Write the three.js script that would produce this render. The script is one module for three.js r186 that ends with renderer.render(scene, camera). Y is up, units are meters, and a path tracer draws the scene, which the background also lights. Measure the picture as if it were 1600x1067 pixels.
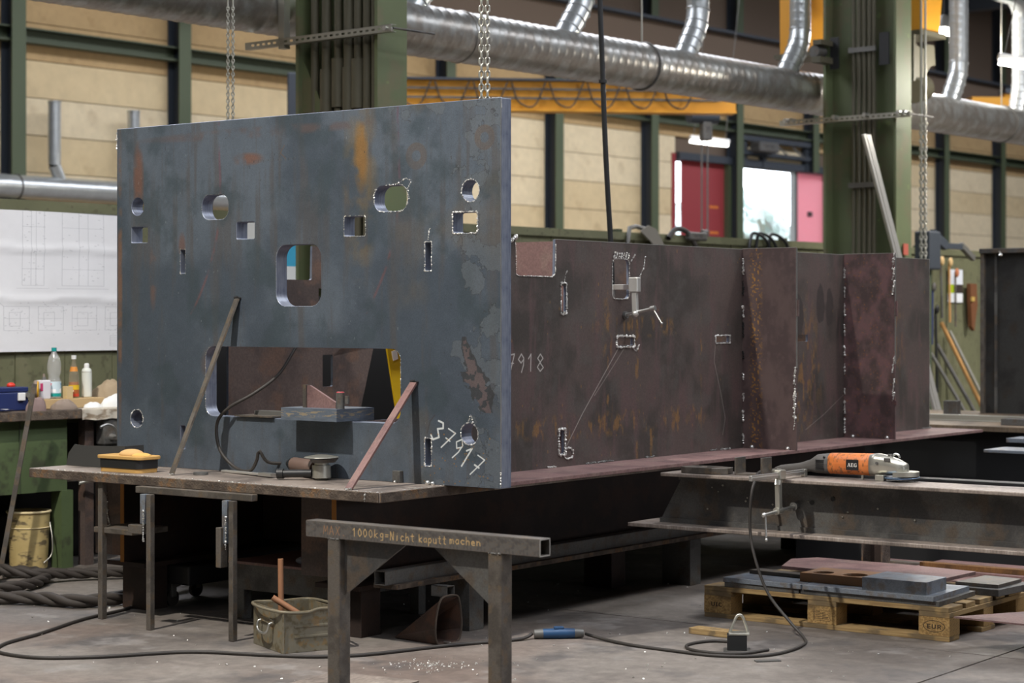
import * as THREE from 'three';
import { RectAreaLightUniformsLib } from 'three/addons/lights/RectAreaLightUniformsLib.js';
import { RoundedBoxGeometry } from 'three/addons/geometries/RoundedBoxGeometry.js';
import { mergeGeometries } from 'three/addons/utils/BufferGeometryUtils.js';

// ------------------------------------------------------------------ camera, light, exposure
const scene = new THREE.Scene();
const W0 = 1600, H0 = 1067, FPX = 3096, EYE = 1.62;
const camera = new THREE.PerspectiveCamera(2 * Math.atan(H0 / 2 / FPX) * 180 / Math.PI, W0 / H0, 0.1, 300);
camera.position.set(0, EYE, 0);
camera.lookAt(0, EYE, -10);
camera.setViewOffset(W0, H0, 0, 39.5, W0, H0);      // rising front: verticals stay vertical
camera.focus = 10.0;
camera.userData.fStop = 2.8;
camera.updateProjectionMatrix();

const renderer = new THREE.WebGLRenderer({ antialias: true });
renderer.toneMapping = THREE.LinearToneMapping;
renderer.toneMappingExposure = 1.0;
renderer.shadowMap.enabled = true;
RectAreaLightUniformsLib.init();
scene.background = new THREE.Color().setRGB(7.0, 7.6, 8.4);   // overcast sky, seen through the gate only

// frames: S follows the steel girder (x along the end plate, z out of its face); B follows the building (x along the back wall, z into the hall)
const SO = new THREE.Vector3(-0.0526, 0, -9.575), SR = -Math.asin(0.6);
const BO = new THREE.Vector3(-2.94, 0, -12.8), BR = Math.atan2(0.762, 0.6475);
const UP = new THREE.Vector3(0, 1, 0);
const toS = (x, y, z) => new THREE.Vector3(x, y, z).applyAxisAngle(UP, SR).add(SO);
const toB = (x, y, z) => new THREE.Vector3(x, y, z).applyAxisAngle(UP, BR).add(BO);
const toW = (x, y, z) => new THREE.Vector3(x, y, z);

function areaLight(pos, w, d, turn, intensity, color) {     // a roof light shining straight down
  const l = new THREE.RectAreaLight(color, intensity, w, d);
  l.position.copy(pos);
  l.rotation.order = 'YXZ'; l.rotation.y = turn; l.rotation.x = -Math.PI / 2; l.rotation.z = 0;
  l.castShadow = true;
  scene.add(l);
}
const ROOF_LIGHTS = [      // B frame: x, z, length, width, radiance; the last is added fill for the end plate
  [6, 6, 24, 1.6, 6.0], [18, -4.6, 40, 2.4, 9.0], [-2, 9, 26, 1.6, 6.5],
];
const ADDED_WINDOW = { x: 8, y: 5.4, w: 40, h: 2.4, z: 36.8, e: 3.2 };      // unseen glowing band added behind the camera for the highlight along the duct
{ const l = new THREE.RectAreaLight(0xeef3ff, ADDED_WINDOW.e, ADDED_WINDOW.w, ADDED_WINDOW.h); l.position.copy(toB(ADDED_WINDOW.x, ADDED_WINDOW.y, ADDED_WINDOW.z - 0.1)); l.rotation.y = BR; l.castShadow = true; scene.add(l); }
for (const [x, z, w, d, e] of ROOF_LIGHTS) areaLight(toB(x, 8.86, z), w, d, BR, e, 0xf1f4ff);
const HIGH_BAYS = [        // world: x, y, z, candela
  [-3.62, 7.3, -6.85, 215], [6.4, 7.3, -11.6, 45], [-9.5, 7.3, -17.5, 200], [10.5, 7.3, -20, 200],
];
for (const [x, y, z, cd] of HIGH_BAYS) {
  const l = new THREE.SpotLight(0xfff9f0, cd, 0, 1.25, 0.5);
  l.position.set(x, y - 0.06, z); l.target.position.set(x, 0, z);
  l.castShadow = true; l.shadow.radius = 5; l.shadow.mapSize.set(2048, 2048);
  scene.add(l, l.target);
}

// ------------------------------------------------------------------ helpers: random, noise, textures
function rng(seed) { let a = seed >>> 0; return () => { a |= 0; a = a + 0x6D2B79F5 | 0; let t = Math.imul(a ^ a >>> 15, 1 | a); t = t + Math.imul(t ^ t >>> 7, 61 | t) ^ t; return ((t ^ t >>> 14) >>> 0) / 4294967296; }; }
const hash = (x, y, s) => { let h = Math.imul(x, 374761393) ^ Math.imul(y, 668265263) ^ Math.imul(s, 1274126177); h = Math.imul(h ^ h >>> 13, 1274126177); return ((h ^ h >>> 16) >>> 0) / 4294967296; };
function vnoise(x, y, per, s) {                     // value noise, tiling with period per
  const xi = Math.floor(x), yi = Math.floor(y), fx = x - xi, fy = y - yi, m = (v) => ((v % per) + per) % per;
  const a = m(xi), b = m(xi + 1), c = m(yi), d = m(yi + 1), u = fx * fx * (3 - 2 * fx), v = fy * fy * (3 - 2 * fy);
  const p = hash(a, c, s), q = hash(b, c, s), r = hash(a, d, s), t = hash(b, d, s);
  return p + (q - p) * u + (r - p) * v + (p - q - r + t) * u * v;
}
function fbm(u, v, base, oct, s) { let t = 0, a = 0.5, n = 0, f = base; for (let i = 0; i < oct; i++) { t += a * vnoise(u * f, v * f, f, s + i); n += a; a *= 0.55; f *= 2; } return t / n; }
const lerp = (a, b, t) => a + (b - a) * t, clamp = (x, a = 0, b = 1) => Math.max(a, Math.min(b, x)), step = (a, b, x) => { const t = clamp((x - a) / (b - a)); return t * t * (3 - 2 * t); };
const mix3 = (a, b, t) => [lerp(a[0], b[0], t), lerp(a[1], b[1], t), lerp(a[2], b[2], t)];
function dataTex(w, h, fn, srgb = true) {
  const d = new Uint8Array(w * h * 4);
  for (let y = 0; y < h; y++) for (let x = 0; x < w; x++) {
    const c = fn((x + 0.5) / w, (y + 0.5) / h), i = (y * w + x) * 4;
    d[i] = clamp(c[0], 0, 255); d[i + 1] = clamp(c[1], 0, 255); d[i + 2] = clamp(c[2], 0, 255); d[i + 3] = 255;
  }
  const t = new THREE.DataTexture(d, w, h); t.wrapS = t.wrapT = THREE.RepeatWrapping; t.magFilter = THREE.LinearFilter; t.minFilter = THREE.LinearMipmapLinearFilter; t.generateMipmaps = true;
  if (srgb) t.colorSpace = THREE.SRGBColorSpace; t.needsUpdate = true; return t;
}
// canvas over a noise field: paint(ctx,w,h) draws marks, field gives the ground colour
function paintTex(w, h, field, paint) {
  const c = document.createElement('canvas'); c.width = w; c.height = h; const g = c.getContext('2d'), im = g.createImageData(w, h);
  for (let y = 0; y < h; y++) for (let x = 0; x < w; x++) { const p = field((x + 0.5) / w, (y + 0.5) / h), i = (y * w + x) * 4; im.data[i] = clamp(p[0], 0, 255); im.data[i + 1] = clamp(p[1], 0, 255); im.data[i + 2] = clamp(p[2], 0, 255); im.data[i + 3] = 255; }
  g.putImageData(im, 0, 0); if (paint) paint(g, w, h);
  const t = new THREE.CanvasTexture(c); t.colorSpace = THREE.SRGBColorSpace; t.wrapS = t.wrapT = THREE.RepeatWrapping; return t;
}
const sized = (t, m) => { const c = t.clone(); c.repeat.set(1 / m, 1 / m); c.needsUpdate = true; return c; };
function std(color, o = {}) { return new THREE.MeshStandardMaterial({ color, roughness: 0.6, metalness: 0, side: THREE.DoubleSide, ...o }); }
function stroke(g, pts, width, color, jitter = 0, r = null) {     // a hand-drawn line
  g.strokeStyle = color; g.lineWidth = width; g.lineCap = 'round'; g.lineJoin = 'round'; g.beginPath();
  pts.forEach(([x, y], i) => { const jx = r ? (r() - 0.5) * jitter : 0, jy = r ? (r() - 0.5) * jitter : 0; i ? g.lineTo(x + jx, y + jy) : g.moveTo(x + jx, y + jy); }); g.stroke();
}
const GLYPH = {     // stroke letters in a unit cell, y down
  '0': [[[.5, 0], [.15, .3], [.15, .7], [.5, 1], [.85, .7], [.85, .3], [.5, 0]]], '1': [[[.2, .25], [.55, 0], [.5, 1]]], '2': [[[.1, .25], [.5, 0], [.85, .25], [.1, 1], [.9, 1]]],
  '3': [[[.1, .1], [.6, .02], [.85, .22], [.4, .45], [.9, .7], [.5, 1], [.08, .9]]], '4': [[[.7, 1], [.7, 0], [.1, .65], [.95, .65]]], '7': [[[.1, .05], [.9, 0], [.35, 1]], [[.3, .5], [.8, .48]]],
  '9': [[[.85, .3], [.5, .5], [.15, .28], [.5, 0], [.85, .2], [.8, .6], [.55, 1]]], '8': [[[.5, .5], [.15, .25], [.5, 0], [.85, .25], [.5, .5], [.12, .78], [.5, 1], [.88, .78], [.5, .5]]],
  M: [[[.05, 1], [.2, 0], [.5, .7], [.85, 0], [.95, 1]]], A: [[[.05, 1], [.45, 0], [.9, 1]], [[.2, .65], [.75, .65]]], X: [[[.1, 0], [.9, 1]], [[.9, 0], [.1, 1]]], '.': [[[.4, .95], [.5, 1]]],
  k: [[[.15, 0], [.15, 1]], [[.8, .4], [.18, .7], [.85, 1]]], g: [[[.8, .45], [.4, .4], [.15, .65], [.4, .9], [.8, .8], [.8, .42], [.78, 1.2], [.3, 1.3]]], '=': [[[.1, .5], [.8, .48]], [[.1, .75], [.8, .72]]],
  N: [[[.1, 1], [.15, 0], [.8, 1], [.9, 0]]], i: [[[.5, .4], [.48, 1]], [[.5, .15], [.52, .18]]], c: [[[.85, .5], [.45, .4], [.15, .7], [.45, 1], [.85, .9]]], h: [[[.15, 0], [.15, 1]], [[.15, .6], [.55, .42], [.8, .6], [.8, 1]]],
  t: [[[.45, .05], [.42, .9], [.75, .98]], [[.1, .35], [.8, .33]]], a: [[[.8, .45], [.35, .4], [.12, .75], [.4, 1], [.78, .8]], [[.8, .42], [.85, 1]]], p: [[[.15, .4], [.15, 1.35]], [[.15, .5], [.6, .4], [.85, .7], [.5, .98], [.15, .9]]],
  u: [[[.12, .4], [.15, .9], [.5, 1], [.8, .8]], [[.8, .4], [.85, 1]]], m: [[[.05, 1], [.08, .42]], [[.08, .55], [.3, .42], [.45, .55], [.45, 1]], [[.45, .55], [.7, .42], [.88, .6], [.88, 1]]], e: [[[.15, .7], [.8, .68], [.6, .42], [.2, .5], [.15, .85], [.5, 1], [.85, .92]]],
  n: [[[.12, 1], [.15, .42]], [[.15, .58], [.55, .42], [.8, .6], [.8, 1]]],
};
function write(g, text, x, y, w, h, gap, width, color, r, jitter = 1) {
  for (const ch of text) { if (GLYPH[ch]) for (const s of GLYPH[ch]) stroke(g, s.map(([a, b]) => [x + a * w, y + b * h]), width * (0.8 + 0.4 * r()), color, jitter, r); x += w + gap; }
}

// ------------------------------------------------------------------ helpers: geometry
const V = (x, y, z) => new THREE.Vector3(x, y, z);
function uvBox(g) {                                 // uv in metres from the dominant axis of each face
  if (g.index) g = g.toNonIndexed();
  g.computeVertexNormals();
  const p = g.attributes.position, uv = new Float32Array(p.count * 2), a = V(), b = V(), c = V(), n = V();
  for (let i = 0; i < p.count; i += 3) {
    a.fromBufferAttribute(p, i); b.fromBufferAttribute(p, i + 1); c.fromBufferAttribute(p, i + 2);
    n.copy(b).sub(a).cross(c.clone().sub(a)); const ax = Math.abs(n.x), ay = Math.abs(n.y), az = Math.abs(n.z);
    [a, b, c].forEach((q, k) => { const j = (i + k) * 2; if (az >= ax && az >= ay) { uv[j] = q.x; uv[j + 1] = q.y; } else if (ax >= ay) { uv[j] = q.z; uv[j + 1] = q.y; } else { uv[j] = q.x; uv[j + 1] = q.z; } });
  }
  g.setAttribute('uv', new THREE.BufferAttribute(uv, 2)); return g;
}
const box = (w, h, d, x = 0, y = 0, z = 0) => uvBox(new THREE.BoxGeometry(w, h, d).translate(x, y, z));
// box given by its limits
const bx = (x0, x1, y0, y1, z0, z1) => box(x1 - x0, y1 - y0, z1 - z0, (x0 + x1) / 2, (y0 + y1) / 2, (z0 + z1) / 2);
const rbox = (w, h, d, r, x = 0, y = 0, z = 0, s = 2) => { const g = new RoundedBoxGeometry(w, h, d, s, r).translate(x, y, z); return g; };
const rx = (x0, x1, y0, y1, z0, z1, r = 0.004) => uvBox(new RoundedBoxGeometry(x1 - x0, y1 - y0, z1 - z0, 1, r).translate((x0 + x1) / 2, (y0 + y1) / 2, (z0 + z1) / 2));
function bar(a, b, w, h, roll = 0) {                // a rectangular bar from a to b
  const A = V(...a), B = V(...b), L = A.distanceTo(B), g = new RoundedBoxGeometry(w, h, L, 1, Math.min(w, h) * 0.08), m = new THREE.Matrix4(), d = B.clone().sub(A).normalize();
  const up = Math.abs(d.y) > 0.95 ? V(0, 0, 1) : V(0, 1, 0), xx = up.clone().cross(d).normalize(), yy = d.clone().cross(xx);
  m.makeBasis(xx, yy, d); g.rotateZ(roll); uvLocal(g); g.applyMatrix4(m).translate((A.x + B.x) / 2, (A.y + B.y) / 2, (A.z + B.z) / 2); return g;
}
function uvLocal(g) { const q = uvBox(g.clone()); g.index = null; for (const k of Object.keys(g.attributes)) g.deleteAttribute(k); for (const k of Object.keys(q.attributes)) g.setAttribute(k, q.attributes[k]); return g; }
function cyl(a, b, r0, r1 = r0, n = 20, open = false) {
  const A = V(...a), B = V(...b), L = A.distanceTo(B), g = new THREE.CylinderGeometry(r1, r0, L, n, 1, open);
  const uv = g.attributes.uv; for (let i = 0; i < uv.count; i++) uv.setXY(i, uv.getX(i) * 2 * Math.PI * Math.max(r0, r1), uv.getY(i) * L);
  g.applyQuaternion(new THREE.Quaternion().setFromUnitVectors(UP, B.clone().sub(A).normalize())).translate((A.x + B.x) / 2, (A.y + B.y) / 2, (A.z + B.z) / 2); return g;
}
function tube(pts, r, seg = 40, n = 8, closed = false) {
  const c = new THREE.CatmullRomCurve3(pts.map((p) => V(...p)), closed, 'centripetal'); return new THREE.TubeGeometry(c, seg, r, n, closed);
}
function sweep(pts, r, n = 20) {                    // mitred pipe along a polyline: one ring per point
  const P = pts.map((p) => V(...p)), pos = [], idx = [], uv = []; let len = 0;
  let ref = V(0, 0, 1);
  for (let i = 0; i < P.length; i++) {
    const d0 = i ? P[i].clone().sub(P[i - 1]).normalize() : P[1].clone().sub(P[0]).normalize(), d1 = i < P.length - 1 ? P[i + 1].clone().sub(P[i]).normalize() : d0.clone();
    const t = d0.clone().add(d1).normalize(), nn = ref.clone().sub(t.clone().multiplyScalar(ref.dot(t))).normalize(), bb = t.clone().cross(nn), k = 1 / Math.max(0.5, t.dot(d0));
    const bend = d1.clone().sub(d0); if (bend.lengthSq() > 1e-6) bend.normalize();
    if (i) len += P[i].distanceTo(P[i - 1]);
    for (let j = 0; j <= n; j++) {
      const a = j / n * 2 * Math.PI, o = nn.clone().multiplyScalar(Math.cos(a)).add(bb.clone().multiplyScalar(Math.sin(a))).multiplyScalar(r);
      if (bend.lengthSq() > 0.5) o.add(bend.clone().multiplyScalar(o.dot(bend) * (k - 1)));
      pos.push(P[i].x + o.x, P[i].y + o.y, P[i].z + o.z); uv.push(j / n * 2 * Math.PI * r, len);
    }
  }
  for (let i = 0; i < P.length - 1; i++) for (let j = 0; j < n; j++) { const a = i * (n + 1) + j, b = a + n + 1; idx.push(a, b, a + 1, b, b + 1, a + 1); }
  const g = new THREE.BufferGeometry(); g.setAttribute('position', new THREE.Float32BufferAttribute(pos, 3)); g.setAttribute('uv', new THREE.Float32BufferAttribute(uv, 2)); g.setIndex(idx);
  g.computeVertexNormals(); return g;
}
function lathe(profile, n = 28) { return new THREE.LatheGeometry(profile.map(([r, y]) => new THREE.Vector2(r, y)), n); }
function poly(pts) { const s = new THREE.Shape(); pts.forEach(([x, y], i) => i ? s.lineTo(x, y) : s.moveTo(x, y)); s.closePath(); return s; }
function rrect(x0, x1, y0, y1, r, hole = true) {
  const s = hole ? new THREE.Path() : new THREE.Shape();
  s.moveTo(x0 + r, y0); s.lineTo(x1 - r, y0); s.absarc(x1 - r, y0 + r, r, -Math.PI / 2, 0); s.lineTo(x1, y1 - r); s.absarc(x1 - r, y1 - r, r, 0, Math.PI / 2);
  s.lineTo(x0 + r, y1); s.absarc(x0 + r, y1 - r, r, Math.PI / 2, Math.PI); s.lineTo(x0, y0 + r); s.absarc(x0 + r, y0 + r, r, Math.PI, 1.5 * Math.PI); return s;
}
const disc = (x, y, r) => { const p = new THREE.Path(); p.absarc(x, y, r, 0, 2 * Math.PI); return p; };
function extrude(shape, depth, bevel = 0, seg = 10) {
  return new THREE.ExtrudeGeometry(shape, { depth, bevelEnabled: bevel > 0, bevelThickness: bevel, bevelSize: bevel, bevelOffset: -bevel, bevelSegments: 1, curveSegments: seg });
}
const merge = (list) => mergeGeometries(list.map((g) => { const q = g.index ? g.toNonIndexed() : g; for (const k of Object.keys(q.attributes)) if (!['position', 'normal', 'uv'].includes(k)) q.deleteAttribute(k); return q; }));
// a rough silvery bead along a closed or open outline: flame-cut burr or weld spatter
function bead(pts, rr0, seed, wob = 0.5, keep = () => true) {
  const R = rng(seed), out = [], r0 = rr0 * 0.62;
  for (let i = 0; i < pts.length - 1; i++) {
    const a = pts[i], b = pts[i + 1], L = Math.hypot(b[0] - a[0], b[1] - a[1], b[2] - a[2]), n = Math.max(1, Math.round(L / 0.0075)), r = r0;
    for (let k = 0; k < n; k++) { const t = (k + 0.5) / n, q = a.map((v, j) => lerp(v, b[j], t)); if (!keep(q)) continue; const s = r * (1 - wob + 2 * wob * R()), g = new THREE.IcosahedronGeometry(1, 0); g.scale(s * (0.8 + R()), s * (0.8 + R()), s); g.rotateX(R() * 3).rotateY(R() * 3).translate(q[0] + (R() - .5) * r, q[1] + (R() - .5) * r, q[2] + (R() - .5) * r * .5); out.push(g); }
  }
  return merge(out);
}

// ------------------------------------------------------------------ helpers: objects
const taken = {};
function numbered(n) { taken[n] = (taken[n] ?? -1) + 1; return taken[n] ? n + '_' + String(taken[n]).padStart(3, '0') : n; }
function thing(name, label, category, at, turn = 0, group) {
  const o = new THREE.Group(); o.name = numbered(name); o.position.copy(at); o.rotation.y = turn; o.userData = { label, category }; if (group) o.userData.group = group; scene.add(o); return o;
}
function struct(name, at = V(0, 0, 0), turn = 0, label, category) { const o = new THREE.Group(); o.name = name; o.position.copy(at); o.rotation.y = turn; o.userData = { kind: 'structure' }; if (label) { o.userData.label = label; o.userData.category = category; } scene.add(o); return o; }
function part(parent, name, g, m, label) { const o = new THREE.Mesh(g, m); o.name = name; o.castShadow = o.receiveShadow = true; if (label) o.userData.label = label; parent.add(o); return o; }
function solo(name, label, category, g, m, at, turn = 0, group) { const o = new THREE.Mesh(g, m); o.name = numbered(name); o.castShadow = o.receiveShadow = true; o.position.copy(at); o.rotation.y = turn; o.userData = { label, category }; if (group) o.userData.group = group; scene.add(o); return o; }

// ------------------------------------------------------------------ materials
const R0 = rng(7);
const steelField = (base, dark, warm, s, f = 5) => (u, v) => { const a = fbm(u, v, f, 5, s), b = fbm(u, v, f * 2, 4, s + 20), c = vnoise(u * 160, v * 160, 160, s + 40); let k = mix3(base, dark, step(0.42, 0.68, a)); k = mix3(k, warm, step(0.5, 0.75, b) * 0.75); return k.map((q) => q * (0.92 + 0.16 * c)); };
const texDark = dataTex(512, 512, steelField([96, 95, 92], [70, 69, 68], [92, 80, 68], 3));
const texBrown = dataTex(512, 512, steelField([97, 84, 78], [76, 66, 62], [108, 84, 70], 11));
const texRed = dataTex(512, 512, steelField([128, 100, 96], [106, 82, 80], [134, 112, 104], 23));
const texTrestle = dataTex(512, 512, steelField([104, 98, 91], [84, 79, 73], [110, 95, 77], 31, 6));
const texTable = dataTex(512, 512, (u, v) => { const a = fbm(u, v, 4, 5, 51), b = fbm(u, v, 16, 4, 55), c = vnoise(u * 200, v * 40, 200, 57); let k = mix3([146, 134, 124], [104, 95, 88], step(.4, .7, a)); k = mix3(k, [174, 164, 154], step(.58, .8, b) * .6); return k.map((q) => q * (.9 + .2 * c)); });
const texTableEdge = dataTex(512, 256, (u, v) => { const a = fbm(u, v, 8, 4, 61), b = fbm(u, v, 12, 4, 66); let k = mix3([98, 86, 74], [70, 60, 52], step(.35, .7, a)); k = mix3(k, [132, 94, 58], step(.58, .8, b) * .7); return k; });
const texGreen = dataTex(512, 512, (u, v) => { const a = fbm(u, v, 4, 5, 71), b = fbm(u, v, 10, 4, 75), c = fbm(u, v, 40, 2, 79); let k = mix3([112, 113, 84], [94, 95, 70], a); k = mix3(k, [124, 120, 94], step(.55, .8, b) * .5); k = mix3(k, [70, 68, 50], step(.66, .8, c) * .4); return k; });
const texBench = dataTex(512, 512, (u, v) => { const a = fbm(u, v, 4, 5, 81), b = fbm(u, v, 9, 4, 85); let k = mix3([92, 108, 70], [70, 84, 54], a); k = mix3(k, [54, 56, 42], step(.55, .78, b) * .7); return k; });
const texColumn = dataTex(512, 512, (u, v) => { const a = fbm(u, v, 3, 5, 91), b = fbm(u, v, 8, 4, 95); let k = mix3([104, 114, 78], [86, 94, 66], a); k = mix3(k, [108, 98, 74], step(.52, .75, b) * .55); k = mix3(k, [122, 140, 84], step(.72, .8, fbm(u, v, 14, 4, 99)) * .5); return k; });
const texPanel = dataTex(512, 256, (u, v) => { const a = fbm(u, v, 3, 5, 101), b = fbm(u, v, 24, 3, 105); let k = mix3([232, 216, 182], [216, 197, 162], a); k = mix3(k, [176, 152, 118], step(.6, .85, fbm(u, v, 5, 4, 107)) * .5); return k.map((q) => q * (.96 + .08 * b)); });
const texGalv = dataTex(512, 512, (u, v) => { const a = fbm(u, v, 8, 4, 111), b = fbm(u, v, 30, 3, 115); const k = 190 + 18 * a - 12 * b; return [k * .98, k, k * 1.0]; });
const texDustyGalv = dataTex(512, 512, (u, v) => { const a = fbm(u, v, 8, 4, 121), b = fbm(u, v, 26, 3, 125); let k = mix3([184, 184, 180], [164, 158, 150], step(.35, .7, a)); return k.map((q) => q * (.95 + .1 * b)); });
const texWood = dataTex(512, 512, (u, v) => { const g = fbm(u * 1, v, 6, 3, 131), w = vnoise(u * 6 + g * 3, v * 90, 1000, 133), b = fbm(u, v, 5, 4, 137); let k = mix3([172, 146, 100], [134, 108, 70], w); k = mix3(k, [92, 80, 62], step(.5, .75, b) * .7); return k; });
const chipField = (u, v) => { const c = vnoise(u * 70, v * 60, 1000, 141), b = fbm(u, v, 4, 4, 145); let k = mix3([178, 146, 92], [120, 92, 54], c * .9); k = mix3(k, [84, 68, 46], step(.5, .8, b) * .6); return k; };
const texFloor = dataTex(1024, 1024, (u, v) => {
  const a = fbm(u, v, 5, 6, 151), b = fbm(u, v, 14, 5, 157), c = fbm(u, v, 90, 2, 163), d = fbm(u, v, 3, 4, 167), e = vnoise(u * 512, v * 512, 512, 171);
  let k = mix3([127, 120, 113], [99, 92, 86], step(.35, .68, a)); k = mix3(k, [116, 97, 86], step(.48, .75, d) * .55); k = mix3(k, [74, 72, 72], step(.56, .78, b) * .55); k = mix3(k, [144, 140, 136], step(.62, .8, fbm(u, v, 22, 4, 173)) * .5);
  return k.map((q) => q * (.88 + .2 * c) * (.96 + .08 * e));
});
const bumpFine = dataTex(256, 256, (u, v) => { const a = 255 * fbm(u, v, 16, 4, 181); return [a, a, a]; }, false);

const M = {
  dark: std(0xffffff, { map: sized(texDark, 0.8), roughness: 0.55, metalness: 0.25, bumpMap: sized(bumpFine, 0.3), bumpScale: 0.0008 }),
  brown: std(0xffffff, { map: sized(texBrown, 1.1), roughness: 0.6, metalness: 0.15, bumpMap: sized(bumpFine, 0.3), bumpScale: 0.0006 }),
  red: std(0xffffff, { map: sized(texRed, 1.0), roughness: 0.62, metalness: 0.1 }),
  trestle: std(0xffffff, { map: sized(texTrestle, 0.5), roughness: 0.5, metalness: 0.3 }),
  table: std(0xffffff, { map: sized(texTable, 0.9), roughness: 0.55, metalness: 0.2, bumpMap: sized(bumpFine, 0.25), bumpScale: 0.001 }),
  tableEdge: std(0xffffff, { map: sized(texTableEdge, 0.5), roughness: 0.8, bumpMap: sized(bumpFine, 0.12), bumpScale: 0.003 }),
  green: std(0xffffff, { map: sized(texGreen, 1.6), roughness: 0.7 }),
  bench: std(0xffffff, { map: sized(texBench, 1.0), roughness: 0.6 }),
  column: std(0xffffff, { map: sized(texColumn, 1.5), roughness: 0.6 }),
  panel: std(0xffffff, { map: sized(texPanel, 2.0), roughness: 0.85 }),
  panelB: std(0xf2ece0, { map: sized(texPanel, 2.7), roughness: 0.85 }),
  panelC: std(0xd0bea4, { map: sized(texPanel, 1.7), roughness: 0.85 }),
  girt: std(0x434c38, { roughness: 0.6 }), postGreen: std(0x4e5840, { roughness: 0.6 }), navy: std(0x343a42, { roughness: 0.6 }),
  upper: std(0x6a5a4c, { roughness: 0.85 }), roof: std(0x4a4a4c, { roughness: 0.9 }), shell: std(0x6c6a62, { roughness: 0.9 }),
  galv: std(0xffffff, { map: sized(texGalv, 0.6), roughness: 0.3, metalness: 0.65 }),
  duct: std(0xffffff, { map: sized(texDustyGalv, 0.8), roughness: 0.34, metalness: 0.75 }),
  wood: std(0xffffff, { map: sized(texWood, 0.6), roughness: 0.85 }),
  floor: std(0xffffff, { map: sized(texFloor, 4.2), roughness: 0.62, bumpMap: sized(bumpFine, 0.5), bumpScale: 0.002 }),
  joint: std(0x2e2b28, { roughness: 0.95 }),
  silver: std(0xd8d8d4, { roughness: 0.3, metalness: 0.9 }),
  bright: std(0xd2d0ca, { roughness: 0.38, metalness: 0.7 }),
  zinc: std(0xb9b7ac, { roughness: 0.36, metalness: 0.75 }),
  sootAndShade: std(0x1e1d1c, { roughness: 0.9 }),
  black: std(0x1f2021, { roughness: 0.5 }), rubber: std(0x39332e, { roughness: 0.75 }), cable: std(0x35312d, { roughness: 0.6 }),
  grey: std(0x6e6d69, { roughness: 0.5, metalness: 0.4 }),
  rust: std(0x9a6a34, { roughness: 0.9 }), yellow: std(0xd2ac14, { roughness: 0.5 }), crane: std(0xd8982a, { roughness: 0.5 }), orange: std(0xd77a36, { roughness: 0.5 }),
  redPaint: std(0x96383c, { roughness: 0.55 }), white: std(0xe9e9e6, { roughness: 0.6 }), cream: std(0xd9c79a, { roughness: 0.8 }), pipe: std(0x54503f, { roughness: 0.6 }),
  blue: std(0x264a70, { roughness: 0.45 }), navyBlue: std(0x24305e, { roughness: 0.45 }), cloth: std(0x8f8074, { roughness: 0.95 }), bluePlate: std(0xffffff, { map: sized(dataTex(256, 256, steelField([128, 136, 146], [104, 112, 122], [120, 112, 106], 37)), 0.5), roughness: 0.45, metalness: 0.3 }),
  skylight: new THREE.MeshStandardMaterial({ color: 0x999999, emissive: new THREE.Color(0.95, 0.98, 1.0), emissiveIntensity: 1.6 }),
  lamp: new THREE.MeshStandardMaterial({ color: 0x999999, emissive: new THREE.Color(1, 0.99, 0.96), emissiveIntensity: 6 }),
};
M.bluePlate.color.set(0xffffff);
M.tray = std(0x3f3f3e, { roughness: .55 });
M.card = std(0xbe9656, { roughness: .85 });
M.shadedBrown = std(0x8a7a70, { map: sized(texBrown, 1.1), roughness: .7 });  // brown steel with the shade under the girder put into its colour
M.chute = std(0xc8b4a6, { map: sized(texBrown, .6), roughness: .6 });
// ------------------------------------------------------------------ the hall
{ // floor: cast slabs with open joints, laid out along the girder
  const f = struct('floor', SO.clone(), SR);
  part(f, 'sub_floor', box(110, 0.2, 100, 0, -0.125, -20), M.joint);
  const xs = [-55, -4.03, 1.97, 7.97, 55], zs = [-70, -7.3, -1.3, 4.7, 30], G = 0.006;
  for (let i = 0; i < 4; i++) for (let j = 0; j < 4; j++) part(f, 'slab', bx(xs[i] + G, xs[i + 1] - G, -0.02, 0, zs[j] + G, zs[j + 1] - G), M.floor);
}
{ // closed shell
  const c = struct('ceiling', BO.clone(), BR); part(c, 'roof_deck', box(90, 0.3, 60, 14, 9.15, 8), M.roof);
  for (const [x, z, w, d] of ROOF_LIGHTS) part(c, 'skylight', box(w + 0.1, 0.06, d + 0.1, x, 8.95, z), M.skylight);
  for (let k = 0; k < 8; k++) part(c, 'roof_beam', box(0.3, 0.7, 50, -14 + k * 7.28 + 1.5, 8.55, 12), M.navy);
  part(struct('wall_left', BO.clone(), BR), 'cladding', box(0.3, 9.2, 60, -25, 4.5, 8), M.shell);
  part(struct('wall_right', BO.clone(), BR), 'cladding', box(0.3, 9.2, 60, 58, 4.5, 8), M.shell);
  const wf = struct('wall_front', BO.clone(), BR); part(wf, 'cladding', box(84, 9.2, 0.3, 16, 4.5, 37.1), M.shell);
  const wn = struct('window_1', BO.clone(), BR); for (let i = 0; i < 10; i++) part(wn, 'pane', box(ADDED_WINDOW.w / 10 - 0.1, ADDED_WINDOW.h, 0.04, ADDED_WINDOW.x - ADDED_WINDOW.w / 2 + (i + 0.5) * ADDED_WINDOW.w / 10, ADDED_WINDOW.y, ADDED_WINDOW.z + 0.05), M.skylight);
}
const WZ = -11.5, P0 = 7.78, BAY = 2.82, GX0 = 22.86, GX1 = 28.3, GY = 4.6;
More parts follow.
